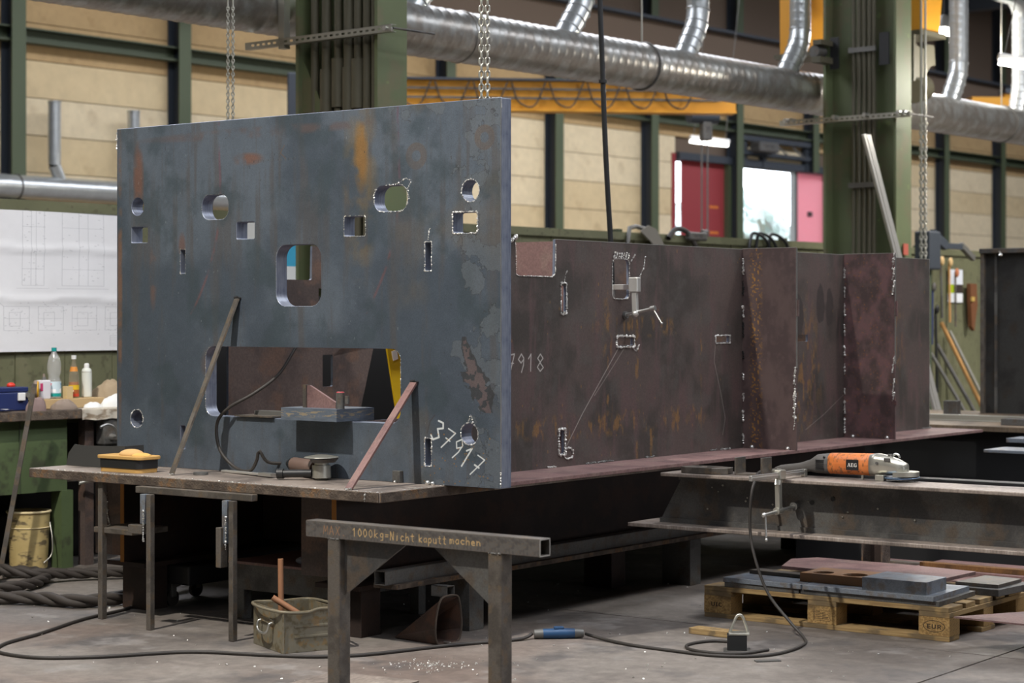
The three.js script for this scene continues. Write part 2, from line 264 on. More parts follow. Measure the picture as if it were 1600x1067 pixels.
{ // back wall: panels between posts, with an opening for the gate
  const w = struct('wall_back', BO.clone(), BR);
  const kA = -7, kB = 15, X0 = P0 + kA * BAY, X1 = P0 + (kB + 1) * BAY;
  part(w, 'masonry_base', bx(-25, GX0, 0, 3.04, WZ - 0.3, WZ), M.panelC); part(w, 'masonry_base', bx(GX1, 58, 0, 3.04, WZ - 0.3, WZ), M.panelC);
  part(w, 'backing', bx(-25, GX0, 3.04, 9.2, WZ - 0.3, WZ - 0.06), M.upper); part(w, 'backing', bx(GX1, 58, 3.04, 9.2, WZ - 0.3, WZ - 0.06), M.upper); part(w, 'backing', bx(GX0, GX1, GY, 9.2, WZ - 0.3, WZ - 0.06), M.upper);
  const R = rng(5), rows = [3.04, 3.54, 4.04, 4.54, 5.04, 5.54, 6.04];
  for (let k = kA; k <= kB; k++) for (let r = 0; r < rows.length - 1; r++) {
    let a = P0 + k * BAY + 0.01, b = a + BAY - 0.02; const y0 = rows[r], y1 = rows[r + 1];
    const m = r >= 4 ? M.panelC : [M.panel, M.panel, M.panelB][Math.floor(R() * 3)];
    if (y0 < GY) { const yb = Math.max(y0, GY); if (b > GX0 && a < GX1) { if (a < GX0) b = GX0; else if (b > GX1) a = GX1; else { if (y1 > GY) part(w, 'panel', bx(a, b, GY, y1 - 0.012, WZ - 0.06, WZ), m); continue; } } }
    part(w, 'panel', bx(a, b, y0 + 0.006, y1 - 0.006, WZ - 0.06, WZ + (R() - .5) * 0.006), m);
  }
  part(w, 'upper_cladding', bx(X0, X1, 6.05, 9.2, WZ - 0.06, WZ), M.upper);
  for (let k = kA; k <= kB + 1; k++) {               // H posts: front flange green; recess shade put into the navy web and back flange
    const x = P0 + k * BAY; if (x > GX0 + 2.2 && x < GX1 && false) continue;
    const y0 = x > GX0 + 0.1 && x < GX1 - 0.1 ? (k === 6 ? 0 : GY) : 0;
    const p = part(w, 'post', bx(x - 0.11, x + 0.11, y0, 9, WZ + 0.24, WZ + 0.26), M.postGreen); part(p, 'web', bx(x - 0.01, x + 0.01, y0, 9, WZ + 0.02, WZ + 0.24), M.navy); part(p, 'flange', bx(x - 0.11, x + 0.11, y0, 9, WZ + 0.002, WZ + 0.02), M.navy);
  }
  for (let k = kA; k <= kB; k++) { const a = P0 + k * BAY + 0.03, b = a + BAY - 0.06; part(w, 'girt', bx(a, b, 5.24, 5.27, WZ + 0.02, WZ + 0.2), M.girt); part(w, 'girt', bx(a, b, 5.27, 5.42, WZ + 0.02, WZ + 0.05), M.girt); part(w, 'girt', bx(a, b, 5.42, 5.44, WZ + 0.02, WZ + 0.2), M.girt); }
  // crane runway in front of the upper wall
  part(w, 'runway_beam', bx(X0, X1, 6.25, 6.3, WZ + 0.4, WZ + 0.8), M.navy); part(w, 'runway_beam', bx(X0, X1, 6.3, 7.0, WZ + 0.58, WZ + 0.61), M.upper); part(w, 'runway_beam', bx(X0, X1, 7.0, 7.05, WZ + 0.4, WZ + 0.8), M.navy);
  for (let k = kA; k <= kB; k += 2) part(w, 'bracket', bx(P0 + k * BAY - .12, P0 + k * BAY + .12, 5.95, 6.25, WZ + 0.26, WZ + 0.8), M.navy);
}
{ // gate
  const d = struct('door_1', BO.clone(), BR);
  part(d, 'frame', bx(GX0 - 0.12, GX0, 0, GY + 0.12, WZ - 0.04, WZ + 0.02), M.redPaint); part(d, 'frame', bx(GX1, GX1 + 0.12, 0, GY + 0.12, WZ - 0.2, WZ + 0.1), M.navy); part(d, 'frame', bx(GX0, GX1, GY, GY + 0.14, WZ - 0.2, WZ + 0.12), M.navy);
  const l = part(d, 'leaf', bx(23.12, 24.6, 0, GY, WZ - 0.06, WZ - 0.03), M.redPaint, 'closed red gate leaf'); part(l, 'mullion', bx(24.55, 24.66, 0, GY, WZ - 0.2, WZ + 0.08), M.postGreen); part(l, 'rail', bx(23.12, 24.55, 2.3, 2.42, WZ - 0.03, WZ), M.redPaint);
  for (const y of [3.25, 3.75]) part(l, 'reflector', box(0.3, 0.05, 0.01, 24.2, y, WZ - 0.03), M.orange);
  const rr = part(d, 'leaf', bx(27.18, GX1, 0, GY, WZ - 0.08, WZ - 0.075), new THREE.MeshPhysicalMaterial({ color: 0xefb4bc, transmission: 0.5, roughness: 1, thickness: 0, side: THREE.DoubleSide }), 'translucent pink sheet leaf glowing with daylight'); part(rr, 'latch', box(0.12, 0.1, 0.05, 27.75, 3.75, WZ - 0.05), M.dark); part(rr, 'edge_strip', bx(27.16, 27.2, 0, GY, WZ - 0.1, WZ - 0.02), M.grey);
  part(d, 'header_bar', bx(24.7, 27.4, 4.82, 4.9, WZ + 0.03, WZ + 0.2), M.navy); part(d, 'header_bar', bx(24.7, 27.4, 5.1, 5.2, WZ + 0.03, WZ + 0.2), M.navy); for (const x of [25.0, 25.7, 27.3]) part(d, 'header_post', bx(x, x + .12, GY, 5.2, WZ + 0.03, WZ + 0.14), M.navy); for (const x of [26.2, 26.8]) part(d, 'stay', bar([x, 5.1, WZ + .1], [x + .2, 4.85, WZ + .3], .03, .03), M.dark); part(d, 'drive_unit', rbox(.7, .2, .25, .03, 25.5, 4.98, WZ + .3), M.dark);
  part(d, 'post', bx(27.06, 27.16, 0, GY, WZ - 0.1, WZ + 0.02), M.grey);
}
{ // yard outside the gate
  const g = struct('ground_outside', BO.clone(), BR); part(g, 'paving', bx(8, 90, -0.15, -0.03, -60, WZ - 0.31), std(0xb8b6ae, { roughness: 0.9 }));
  const leafM = std(0xdbe6e2, { roughness: 0.8 }), R = rng(77), lg = new THREE.PlaneGeometry(0.45, 0.25);
  for (const [x, z, s, lab] of [[41, -22, 1.0, 'pale shrub beyond the open gate beside the yard paving'], [45, -25.5, 1.25, 'taller pale shrub further out beyond the open gate']]) {
    const t = thing('shrub', lab, 'shrub', toB(x, -0.03, z), BR, 'shrubs outside the gate'); part(t, 'trunk', cyl([0, 0, 0], [0, 2.4 * s, 0], 0.12, 0.06, 8), M.brown);
    const n = 900, im = new THREE.InstancedMesh(lg, leafM, n), mm = new THREE.Matrix4(), q = new THREE.Quaternion(), e = new THREE.Euler();
    for (let i = 0; i < n; i++) { const a = R() * 6.28, r = Math.cbrt(R()) * 1.9 * s, h = (R() * 2 - 1), k = Math.sqrt(1 - h * h); e.set(R() * 6, R() * 6, R() * 6); mm.compose(V(Math.cos(a) * r * k, 2.9 * s + r * h * 0.95, Math.sin(a) * r * k), q.setFromEuler(e), V(1, 1, 1)); im.setMatrixAt(i, mm); }
    im.name = 'foliage'; im.userData.kind = 'stuff'; im.castShadow = im.receiveShadow = true; t.add(im);
  }
}
{ // green board partition behind the work places
  const w = struct('wall_partition', BO.clone(), BR); const z = -0.45, R = rng(9);
  for (let x = -6; x < 26; x += 0.4) part(w, 'board', bx(x + 0.004, x + 0.396, 0, 2.32, z - 0.03, z + (R() - .5) * 0.008), M.green);
  part(w, 'top_rail', bx(-6, 26, 2.32, 2.39, z - 0.05, z + 0.03), M.green); part(w, 'kick_rail', bx(-6, 26, 0, 0.1, z, z + 0.02), M.green);
  for (let x = -4.6; x < 26; x += 2.8) part(w, 'post', bx(x, x + 0.07, 0, 2.42, z - 0.1, z - 0.03), M.girt);
}
// two crane columns (H section, open side to the gable), conduits in the recess
function column(x0, pipes, label) {
  const c = struct(numbered('column'), toB(x0, 0, 0), BR, label, 'column'); const w = 0.3, D = 0.81, t = 0.03;
  part(c, 'flange', bx(0, w, 0, 9, D - t, D), M.column); part(c, 'flange', bx(0, w, 0, 9, -0.02, t - 0.02), M.column); part(c, 'web', bx(w / 2 - 0.01, w / 2 + 0.01, 0, 9, t - 0.02, D - t), M.column);
  for (const [z, r] of pipes) part(c, 'conduit', cyl([0.06, 0.6, z], [0.06, 9, z], r, r, 12), M.pipe);
  return c;
}
const col1 = column(2.13, [[0.12, 0.03], [0.24, 0.035], [0.36, 0.03], [0.47, 0.04], [0.56, 0.03], [0.65, 0.03], [0.73, 0.028]], 'green steel hall column with conduits above the slotted end plate');
for (const [z, y] of [[0.24, 3.05], [0.36, 3.12], [0.47, 3.05], [0.56, 3.1]]) part(col1, 'coupling', cyl([0.06, y, z], [0.06, y + 0.35, z], 0.05, 0.05, 12), M.pipe);
part(col1, 'gusset', extrude(poly([[0, 0], [0.24, 0], [0, 0.4]]), 0.012).rotateY(-Math.PI / 2).translate(0.05, 3.1, 0.0), M.column);
const col2 = column(9.41, [[0.30, 0.02], [0.36, 0.022], [0.42, 0.02], [0.48, 0.022], [0.53, 0.02]], 'green steel hall column with dark crane buffers beside the open gate');
for (const y of [2.9, 4.25]) part(col2, 'pipe_clip', bx(0.015, 0.04, y, y + 0.05, 0.26, 0.57), M.grey);
// perforated strut rails that carry the duct on each column
function strut(name, label, at, len, holes) {
  const s = rrect(0, len, -0.025, 0.025, 0.003, false); for (let i = 0; i < holes; i++) { const a = 0.04 + i * (len - 0.08) / holes; s.holes.push(rrect(a, a + 0.035, -0.008, 0.008, 0.0075)); }
  const t = thing(name, label, 'rail', at, BR, 'duct rails on the columns');
  part(t, 'web', uvBox(extrude(s, 0.004, 0, 3)).rotateY(Math.PI / 2), M.zinc); part(t, 'lip', bx(0, 0.05, 0.022, 0.026, -len, 0), M.zinc); part(t, 'lip', bx(0, 0.05, -0.026, -0.022, -len, 0), M.zinc);
  return t;
}
{ const a = strut('strut_rail', 'perforated zinc strut rail across the wide column above the plate', toB(2.07, 3.62, 1.0), 1.5, 24);
  part(a, 'hanger', bx(0, 0.06, -0.05, 0.9, -1.14, -1.08), M.zinc); part(a, 'bolt', cyl([-0.02, 0, -0.05], [0.06, 0, -0.05], 0.016), M.silver); part(a, 'clamp_rod', cyl([0.02, 0.0, 0.0], [0.42, 0.0, 0.02], 0.008), M.dark);
  const b = strut('strut_rail', 'perforated zinc strut rail across the column beside the gate', toB(9.35, 3.59, 1.0), 1.5, 24);
  for (const z of [-0.06, -0.12, -0.5, -0.85, -1.35, -1.42]) part(b, 'bolt', cyl([-0.03, 0.02, z], [0.05, 0.02, z], 0.022), M.silver); part(b, 'clamp_rod', cyl([0.02, 0, 0], [0.45, 0, 0.0], 0.008), M.dark); }
// spiral ducts
function spiralDuct(L, r, pitch, n = 40) {            // along +x
  const pos = [], uv = [], idx = [], per = 6, rows = Math.round(L / pitch * per);
  for (let i = 0; i <= rows; i++) for (let j = 0; j <= n; j++) {
    const a = j / n * 2 * Math.PI, x = (i / rows) * L, ph = ((x / pitch + j / n) % 1 + 1) % 1, rr = r + (ph < 0.16 ? 0.004 : 0);
    pos.push(x, Math.cos(a) * rr, Math.sin(a) * rr); uv.push(x, a * r);
  }
  for (let i = 0; i < rows; i++) for (let j = 0; j < n; j++) { const a = i * (n + 1) + j, b = a + n + 1; idx.push(a, a + 1, b, b, a + 1, b + 1); }
  const g = new THREE.BufferGeometry(); g.setAttribute('position', new THREE.Float32BufferAttribute(pos, 3)); g.setAttribute('uv', new THREE.Float32BufferAttribute(uv, 2)); g.setIndex(idx); g.computeVertexNormals(); return g;
}
const DY = 3.92, DZ = -0.37;
{ const d = thing('spiral_duct', 'long galvanised spiral air duct running behind both columns', 'duct', toB(-4, DY, DZ), BR);
  part(d, 'pipe', spiralDuct(26, 0.21, 0.11), M.duct);
  for (const x of [3.2, 6.82 + 4, 14.03 + 4]) { const b = part(d, 'band', new THREE.TorusGeometry(0.218, 0.009, 8, 40).rotateY(Math.PI / 2).translate(x, 0, 0), M.grey); if (x > 5) part(b, 'hanger_rod', cyl([x, 0.2, 0], [x, 4.9, 0], 0.008, 0.008, 8), M.zinc); }
  for (const x of [0.5, 8.3]) part(d, 'seam_ring', new THREE.TorusGeometry(0.214, 0.006, 6, 40).rotateY(Math.PI / 2).translate(x, 0, 0), M.duct);
}
function riser(x, dx, top, label, hook = 0) {           // branch pipe: angled boot, lobster bends, then straight up
  const t = thing('branch_pipe', label, 'pipe', toB(x, DY + 0.08, DZ), BR, 'branch pipes on the spiral duct');
  const r = 0.108, pts = [[-0.05, 0.05, 0], [0.02, 0.14, 0], [0.09, 0.23, 0], [0.16, 0.32, 0], [0.215, 0.42, 0], [0.24, 0.55, 0]]; const k = dx / 0.24;
  const P = pts.map(([a, b, c]) => [a * k, b, c]);
  part(t, 'elbow', sweep(P, r), M.galv);
  for (let i = 1; i < P.length; i++) { const a = V(...P[Math.max(0, i - 1)]), b = V(...P[Math.min(P.length - 1, i + 1)]); const g = new THREE.TorusGeometry(r + 0.002, 0.007, 6, 28); g.applyQuaternion(new THREE.Quaternion().setFromUnitVectors(V(0, 0, 1), b.sub(a).normalize())); part(t, 'rib', g.translate(...P[i]), M.galv); }
  const xe = P[5][0];
  if (!hook) part(t, 'straight_pipe', spiralDuct(top, r, 0.09, 24).rotateZ(Math.PI / 2).translate(xe, 0.55, 0), M.galv);
  else { part(t, 'straight_pipe', spiralDuct(top, r, 0.09, 24).rotateZ(Math.PI / 2).translate(xe, 0.55, 0), M.galv); const y = 0.55 + top, Q = []; for (let i = 0; i <= 6; i++) { const a = i / 6 * Math.PI / 2; Q.push([xe - hook * 0.22 * (1 - Math.cos(a)), y + 0.22 * Math.sin(a), 0]); } Q.push([xe - hook * 0.5, y + 0.22, 0]); part(t, 'upper_elbow', sweep(Q, r), M.galv); }
}
riser(3.75, 0.24, 4.1, 'galvanised branch pipe rising right beside the column above the plate');
riser(5.72, 0.24, 4.1, 'galvanised branch pipe rising near the hanging black cable');
riser(7.52, 0.2, 4.1, 'galvanised branch pipe rising midway between the two columns');
riser(9.3, 0.24, 3.4, 'galvanised branch pipe rising just in front of the gate-side column');
riser(12.75, 0.2, 1.0, 'galvanised branch pipe that hooks over near the bare bulb', 1);
riser(14.45, 0.1, 0.72, 'galvanised branch pipe that hooks over beside the fluorescent fitting', 1.3);
{ // wall duct and its upright outlets
  const d = thing('wall_duct', 'horizontal galvanised duct on the cream panel wall above the drawing', 'duct', toB(2, 3.31, -11.2), BR); part(d, 'pipe', spiralDuct(9.5, 0.16, 0.5, 32), M.galv); part(d, 'band', new THREE.TorusGeometry(0.165, 0.01, 8, 36).rotateY(Math.PI / 2).translate(5.7, 0, 0), M.dark);
  [['tallest upright galvanised outlet pipe on the cream wall beside the drawing', 8.31, 4.47], ['short upright galvanised outlet pipe showing above the plate corner', 9.64, 4.45], ['upright galvanised outlet pipe barely showing over the plate below the chain', 12.0, 4.42]].forEach(([lab, x, y]) => {
    const t = thing('outlet_pipe', lab, 'pipe', toB(x, 3.45, -11.2), BR, 'outlet pipes on the wall duct'); part(t, 'straight_pipe', cyl([0, 0.18, 0], [0, y - 3.45, 0], 0.085, 0.085, 20, true), M.galv); part(t, 'elbow', sweep([[0.12, -0.08, 0], [0.06, 0.05, 0], [0, 0.18, 0]], 0.085), M.galv); part(t, 'rim', new THREE.TorusGeometry(0.085, 0.012, 6, 24).rotateX(Math.PI / 2).translate(0, y - 3.45, 0), M.galv);
  });
  const d2 = thing('wall_duct', 'far stretch of galvanised wall duct hidden behind the end plate', 'duct', toB(11.5, 3.31, -11.2), BR); part(d2, 'pipe', spiralDuct(3, 0.16, 0.5, 32), M.galv);
}
{ // overhead crane girder with festoon bars and hoist
  const at = toB(11.2, 4.33, -7.0), end = toB(15.6, 4.28, -1.2), L = Math.hypot(end.x - at.x, end.z - at.z), turn = Math.atan2(-(toB(13.9, 0, -4.483).z - at.z), toB(13.9, 0, -4.483).x - at.x);
  const c = thing('crane_girder', 'yellow overhead crane girder passing behind the spiral duct', 'crane', at, turn);
  part(c, 'web', bx(-1.2, 4.0, 0, 0.36, -0.1, 0.1), M.crane); part(c, 'flange', bx(-1.2, 4.0, 0.36, 0.39, -0.16, 0.2), M.navy); part(c, 'flange', bx(-1.2, 4.0, -0.03, 0, -0.14, 0.14), M.crane);
  for (const y of [0.12, 0.24]) part(c, 'bus_bar', bx(-1.2, 3.8, y, y + 0.03, 0.14, 0.16), M.dark);
  for (let i = 0; i < 9; i++) part(c, 'festoon_loop', tube([[-1 + i * 0.5, 0.34, 0.18], [-0.9 + i * 0.5, 0.08, 0.18], [-0.72 + i * 0.5, 0.02, 0.18], [-0.55 + i * 0.5, 0.34, 0.18]], 0.012, 16, 6), M.cable);
  part(c, 'trolley', rx(-1.9, -1.25, -0.15, 0.42, -0.25, 0.25, 0.02), M.navy);
  const h = thing('chain_hoist', 'dark blue chain hoist hanging under the crane girder before the gate', 'hoist', toW(2.89, 4.42, -30), 0.4);
  part(h, 'body', rbox(0.34, 0.22, 0.24, 0.05, 0, 0.35, 0), M.navy); part(h, 'motor', cyl([-0.24, 0.22, 0], [0.24, 0.22, 0], 0.11), M.navy); part(h, 'chain_bag', rbox(0.16, 0.3, 0.16, 0.03, 0.05, 0.0, 0), M.dark); part(h, 'suspension', bx(-0.03, 0.03, 0.45, 0.9, -0.03, 0.03), M.dark);
  for (const x of [-0.02, 0.08]) part(h, 'load_chain', cyl([x, -1.5, 0], [x, 0, 0], 0.012, 0.012, 6), M.grey); part(h, 'hook_block', rbox(0.12, 0.22, 0.1, 0.03, 0.03, -1.6, 0), M.dark);
}
// roof crane end carriages by the far column
[[10.08, 0.42, 0.3, 4.52, 'yellow crane buffer box high on the right flank of the far column', 0.42], [10.16, -0.95, 0.0, 4.42, 'yellow crane housing half hidden behind the branch pipe by the far column', 0.34]].forEach(([x, z, dz, y, lab, w]) => {
  const t = thing('crane_buffer', lab, 'crane', toB(x, y, z), BR, 'yellow crane housings'); part(t, 'housing', uvBox(extrude(poly([[0.04, 0], [w, 0], [w + 0.12, 0.7], [w + 0.2, 1.8], [0.02, 1.8]]), 0.36)).translate(0.02, 0, -0.1), M.crane); part(t, 'base_plate', bx(0, w + 0.1, -0.05, 0, -0.14, 0.3), M.pipe);
});
{ const t = thing('rail_bracket', 'dark cast bracket below the yellow housing on the far column', 'bracket', toB(9.98, 4.04, 0.45), BR); part(t, 'arm', uvBox(extrude(poly([[0, 0.1], [0.12, 0], [0.3, 0.02], [0.42, 0.14], [0.52, 0.16], [0.5, 0.36], [0.36, 0.36], [0.3, 0.3], [0.05, 0.34], [0, 0.4]]), 0.2)), M.pipe); part(t, 'mount', bx(-0.02, 0.02, -0.05, 0.42, -0.05, 0.25), M.pipe); part(t, 'wheel', cyl([0.08, 0.34, 0.02], [0.08, 0.34, 0.18], 0.06), M.pipe);
  const u = thing('rail_bracket', 'dark cast bracket on the gate side of the far column behind the pipe', 'bracket', toB(9.16, 4.15, 0.0), BR); part(u, 'arm', bx(0, 0.24, 0, 0.06, 0, 0.1), M.pipe); part(u, 'upper_arm', bx(0.02, 0.24, 0.18, 0.23, 0, 0.1), M.pipe); part(u, 'roller', cyl([0.04, 0.12, 0], [0.2, 0.12, 0], 0.06), M.dark);
  for (const zz of [[0.06, 0.16], [0.62, 0.73]]) part(col2, 'pocket', bx(0.0, 0.012, 4.1, 4.42, zz[0], zz[1]), M.black);
  const m = thing('cable_reel', 'dark round cable drum on the far side of the far column', 'drum', toB(11.3, 4.06, -0.05), BR); part(m, 'drum', cyl([0, 0, 0], [0.22, 0.05, 0], 0.14, 0.14), M.pipe); part(m, 'hub', cyl([0.2, 0.045, 0], [0.28, 0.06, 0], 0.06), M.rust);
  const cr = thing('crane_girder', 'far orange crane bridge seen past the hooked branch pipes', 'crane', toW(9.9, 5.72, -40), 0.1); part(cr, 'web', bx(0, 5, 0, 0.38, -0.15, 0.15), M.crane); part(cr, 'flange', bx(0, 5, 0.38, 0.48, -0.2, 0.2), M.navy); part(cr, 'end_carriage', bx(-0.7, 0, -0.3, 0.3, -0.2, 0.2), M.crane); }
// lamps that show in the frame
function tubeLamp(at, turn, len, tilt, label, cd) {
  const t = thing('fluorescent_lamp', label, 'lamp', at, turn, 'fluorescent fittings'); t.rotation.order = 'YXZ'; t.rotation.z = tilt;
  part(t, 'housing', rbox(len, 0.07, 0.16, 0.02, 0, 0.07, 0), M.white); for (const z of [-0.045, 0.045]) part(t, 'tube', cyl([-len / 2 + 0.02, 0.01, z], [len / 2 - 0.02, 0.01, z], 0.018, 0.018, 12), M.lamp);
  for (const x of [-0.4, 0.4]) part(t, 'suspension', cyl([x * len, 0.1, 0], [x * len, 3.6, 0], 0.006, 0.006, 6), M.grey);
  const l = new THREE.PointLight(0xfff8ec, cd); l.position.set(at.x, at.y - 0.06, at.z); l.shadow.radius = 8; l.castShadow = true; scene.add(l);
}
tubeLamp(toW(3.18, 4.4, -32), 0.15, 0.66, -0.1, 'glowing fluorescent fitting over the red gate leaf', 10);
tubeLamp(toW(5.2, 4.12, -20), -0.2, 0.62, -0.2, 'glowing twin fluorescent fitting beside the hooked pipe', 14);
{ const t = thing('pendant_bulb', 'bright bare lamp cluster hanging right of the yellow housing', 'lamp', toW(5.23, 5.06, -24), 0); for (const x of [-0.07, 0.0, 0.07]) part(t, 'bulb', new THREE.SphereGeometry(0.055, 16, 12).translate(x, 0, Math.abs(x)), M.lamp); part(t, 'socket', lathe([[0, 0.22], [0.05, 0.2], [0.1, 0.06], [0.09, 0.05], [0, 0.05]], 16), M.grey); part(t, 'cord', cyl([0, 0.2, 0], [0, 3.9, 0], 0.008, 0.008, 6), M.cable); const l = new THREE.PointLight(0xfff8ec, 18); l.position.set(5.23, 4.93, -24); l.shadow.radius = 5; l.castShadow = true; scene.add(l); }
// the high-bay lamps that light the hall (above the frame)
HIGH_BAYS.forEach(([x, y, z], i) => { const t = thing('high_bay_lamp', ['high bay lamp in front of the end plate', 'high bay lamp beside the girder stiffeners', 'high bay lamp over the drawing wall', 'high bay lamp over the far yard side'][i], 'lamp', toW(x, y, z), 0, 'high bay lamps'); part(t, 'shade', lathe([[0.05, 0.42], [0.09, 0.4], [0.14, 0.22], [0.28, 0.02], [0.29, 0.0], [0.275, 0.02], [0.13, 0.21], [0.05, 0.38]], 28), M.grey); part(t, 'lens', cyl([0, 0.0, 0], [0, 0.015, 0], 0.26, 0.26, 28), M.lamp); part(t, 'suspension', cyl([0, 0.4, 0], [0, 9 - y, 0], 0.01, 0.01, 6), M.grey); });
// ------------------------------------------------------------------ things measured in the girder frame: geometry is given in S coordinates, the group stands at its base
function sThing(name, label, category, b, group) { const t = thing(name, label, category, toS(...b), SR, group); t._b = b; return t; }
function sPart(t, name, g, m, label) { return part(t, name, g.translate(-t._b[0], -t._b[1], -t._b[2]), m, label); }
const PW = 2.727, PB = 0.785, PT = 2.678, PD = 0.08, WX = -0.43, FX = -0.06, FT = 0.805, WT = 2.034, WE = -5.72;
// ---- end plate surface: blue-grey mill scale, rust runs, flaked patches, chalk
const texPlate = paintTex(2048, 1422, (u, v) => {
  const x = (u - 1) * PW, y = PT - v * (PT - PB), U = u * 1.44, Vv = v;
  const a = fbm(U, Vv, 4, 6, 201), b = fbm(U, Vv, 9, 5, 207), c = vnoise(u * 900, v * 620, 2000, 211), d = fbm(U, Vv, 30, 3, 213), st = fbm(U * 3, Vv * 0.25, 12, 4, 217);
  let k = mix3([90, 99, 109], [72, 81, 91], step(.38, .66, a)); k = mix3(k, [82, 80, 80], step(.5, .76, st) * .6); k = mix3(k, [62, 73, 79], step(.55, .75, b) * .6); k = mix3(k, [104, 94, 82], step(.56, .8, fbm(U, Vv, 6, 5, 221)) * .4 * step(-1.1, -.5, x));
  // flaked scale, lighter bare steel with crisp edges near the right side
  const near = Math.max(step(-.42, -.02, x) * .55, step(.16, .0, PT - y) * .45 * step(-.9, -.3, x), step(.16, .02, y - PB) * .4 * step(-.5, -.2, x)), fl = fbm(U, Vv, 17, 5, 231); if (near > .1 && fl > .67 - near * .3) k = mix3(k, [98, 104, 109], .6); else if (near > .1 && fl > .656 - near * .3) k = mix3(k, [60, 62, 63], .55);
  const ru = (cx, cy, rx, ry, s) => { const q = ((x - cx) / rx) ** 2 + ((y - cy) / ry) ** 2; return clamp(1.25 - q) * step(.3, .62, fbm(U, Vv, 18, 4, s)); };
  k = mix3(k, [136, 100, 56], ru(-.895, 2.45, .05, .2, 241) * .85); k = mix3(k, [140, 108, 66], ru(-.9, 2.3, .12, .5, 243) * .4);
  k = mix3(k, [112, 84, 74], ru(-2.55, 2.39, .045, .2, 245) * .9); k = mix3(k, [108, 84, 76], ru(-2.43, 1.85, .03, .2, 247) * .7); k = mix3(k, [112, 84, 74], ru(-1.7, 2.46, .12, .035, 249) * .9); k = mix3(k, [100, 82, 78], ru(-1.6, 2.6, .9, .03, 251) * .6);
  k = mix3(k, [104, 82, 76], ru(-2.2, 2.0, .03, .08, 253) * .8); k = mix3(k, [126, 88, 70], ru(-1.95, 1.36, .1, .1, 255) * .5); k = mix3(k, [120, 90, 72], ru(-2.7, 1.8, .02, .9, 257) * .8);
  for (const [cx, cy, r] of [[-.1, 2.49, .055], [-.53, 2.42, .06]]) { const q = Math.hypot(x - cx, y - cy) / r; k = mix3(k, [98, 86, 78], step(.4, .25, Math.abs(q - .8)) * .7 * (.4 + .8 * d)); }
  // maroon paint line and its arcs
  const ln = (px) => step(.012, .003, Math.abs(x - px - .006 * Math.sin(y * 9))) * step(.35, .6, fbm(U, Vv, 24, 3, 261)); k = mix3(k, [106, 78, 86], ln(-1.91) * step(2.25, 2.3, y) * .6); k = mix3(k, [102, 78, 88], ln(-.645) * step(2.25, 2.3, y) * .6);
  for (const [cx, s] of [[-1.91, -1], [-.645, -1]]) { const t = clamp((2.25 - y) / .62), arc = cx + s * .22 * t * t; if (y < 2.25 && y > 1.63) k = mix3(k, [122, 80, 80], step(.014, .003, Math.abs(x - arc)) * .5 * step(.35, .6, fbm(U, Vv, 24, 3, 265))); }
  // torn-off scale scar, dark rim and red-brown ground
  { const t = clamp((1.51 - y) / .36), cx = -.225 + .1 * t + .05 * t * t, w = .012 + .045 * Math.sin(Math.PI * Math.min(1, t * .95)) * (t > .45 ? 1.2 : .6), q = Math.abs(x - cx) / w + (fbm(U, Vv, 40, 3, 271) - .5) * 1.5; if (y < 1.52 && y > 1.15) { const br = fbm(U, Vv, 60, 3, 275); if (q < .8 && br < .6) k = mix3(k, [100, 84, 82], .75); else if (q < 1.25 && br > .38) k = mix3(k, [56, 56, 57], .75); } }
  return k.map((q) => q * (.93 + .14 * c) * (.95 + .1 * d));
}, (g, w, h) => {
  const R = rng(41), X = (x) => (x / PW + 1) * w, Y = (y) => (PT - y) / (PT - PB) * h;
  g.save(); g.translate(X(-.385), Y(1.115)); g.rotate(.6); write(g, '37917', 0, 0, 44, 82, 11, 6.5, 'rgba(226,230,228,0.92)', R, 2); g.restore();
  g.globalAlpha = .5; for (let i = 0; i < 26; i++) { g.fillStyle = i % 3 ? '#5a5c5e' : '#3f4143'; g.fillRect(X(-1.66 + i * .012 + R() * .004), Y(2.455) + R() * 4, 3 + R() * 4, 6 + R() * 5); } g.globalAlpha = 1;
  stroke(g, [[X(-.41), Y(1.13)], [X(-.44), Y(1.1)], [X(-.46), Y(1.04)]], 5, 'rgba(70,68,66,0.7)'); stroke(g, [[X(-1.43), Y(2.52)], [X(-1.46), Y(2.48)], [X(-1.42), Y(2.45)]], 3, 'rgba(110,84,66,0.7)');
  for (let i = 0; i < 260; i++) { g.fillStyle = R() < .5 ? 'rgba(56,58,60,0.5)' : 'rgba(150,154,156,0.4)'; const s = 1 + R() * 3.5; g.fillRect(R() * w, R() * h, s, s * (1 + R() * 2)); }
  for (let i = 0; i < 60; i++) { g.fillStyle = 'rgba(160,112,56,0.7)'; g.fillRect(X(-.5 + R() * .45), Y(.8 + R() * .25), 2 + R() * 5, 2 + R() * 4); }
});
const plateMat = std(0xffffff, { map: texPlate, roughness: 0.48, metalness: 0.25, bumpMap: sized(bumpFine, 0.3), bumpScale: 0.0005 });
const edgeTex = dataTex(256, 256, (u, v) => { const a = fbm(u, v, 6, 4, 281), b = vnoise(u * 40, v * 4, 1000, 283); return mix3([156, 162, 172], [104, 112, 132], clamp(a * .6 + b * .5)); });
const edgeMat = std(0xffffff, { map: sized(edgeTex, 0.25), roughness: 0.42, metalness: 0.45 });
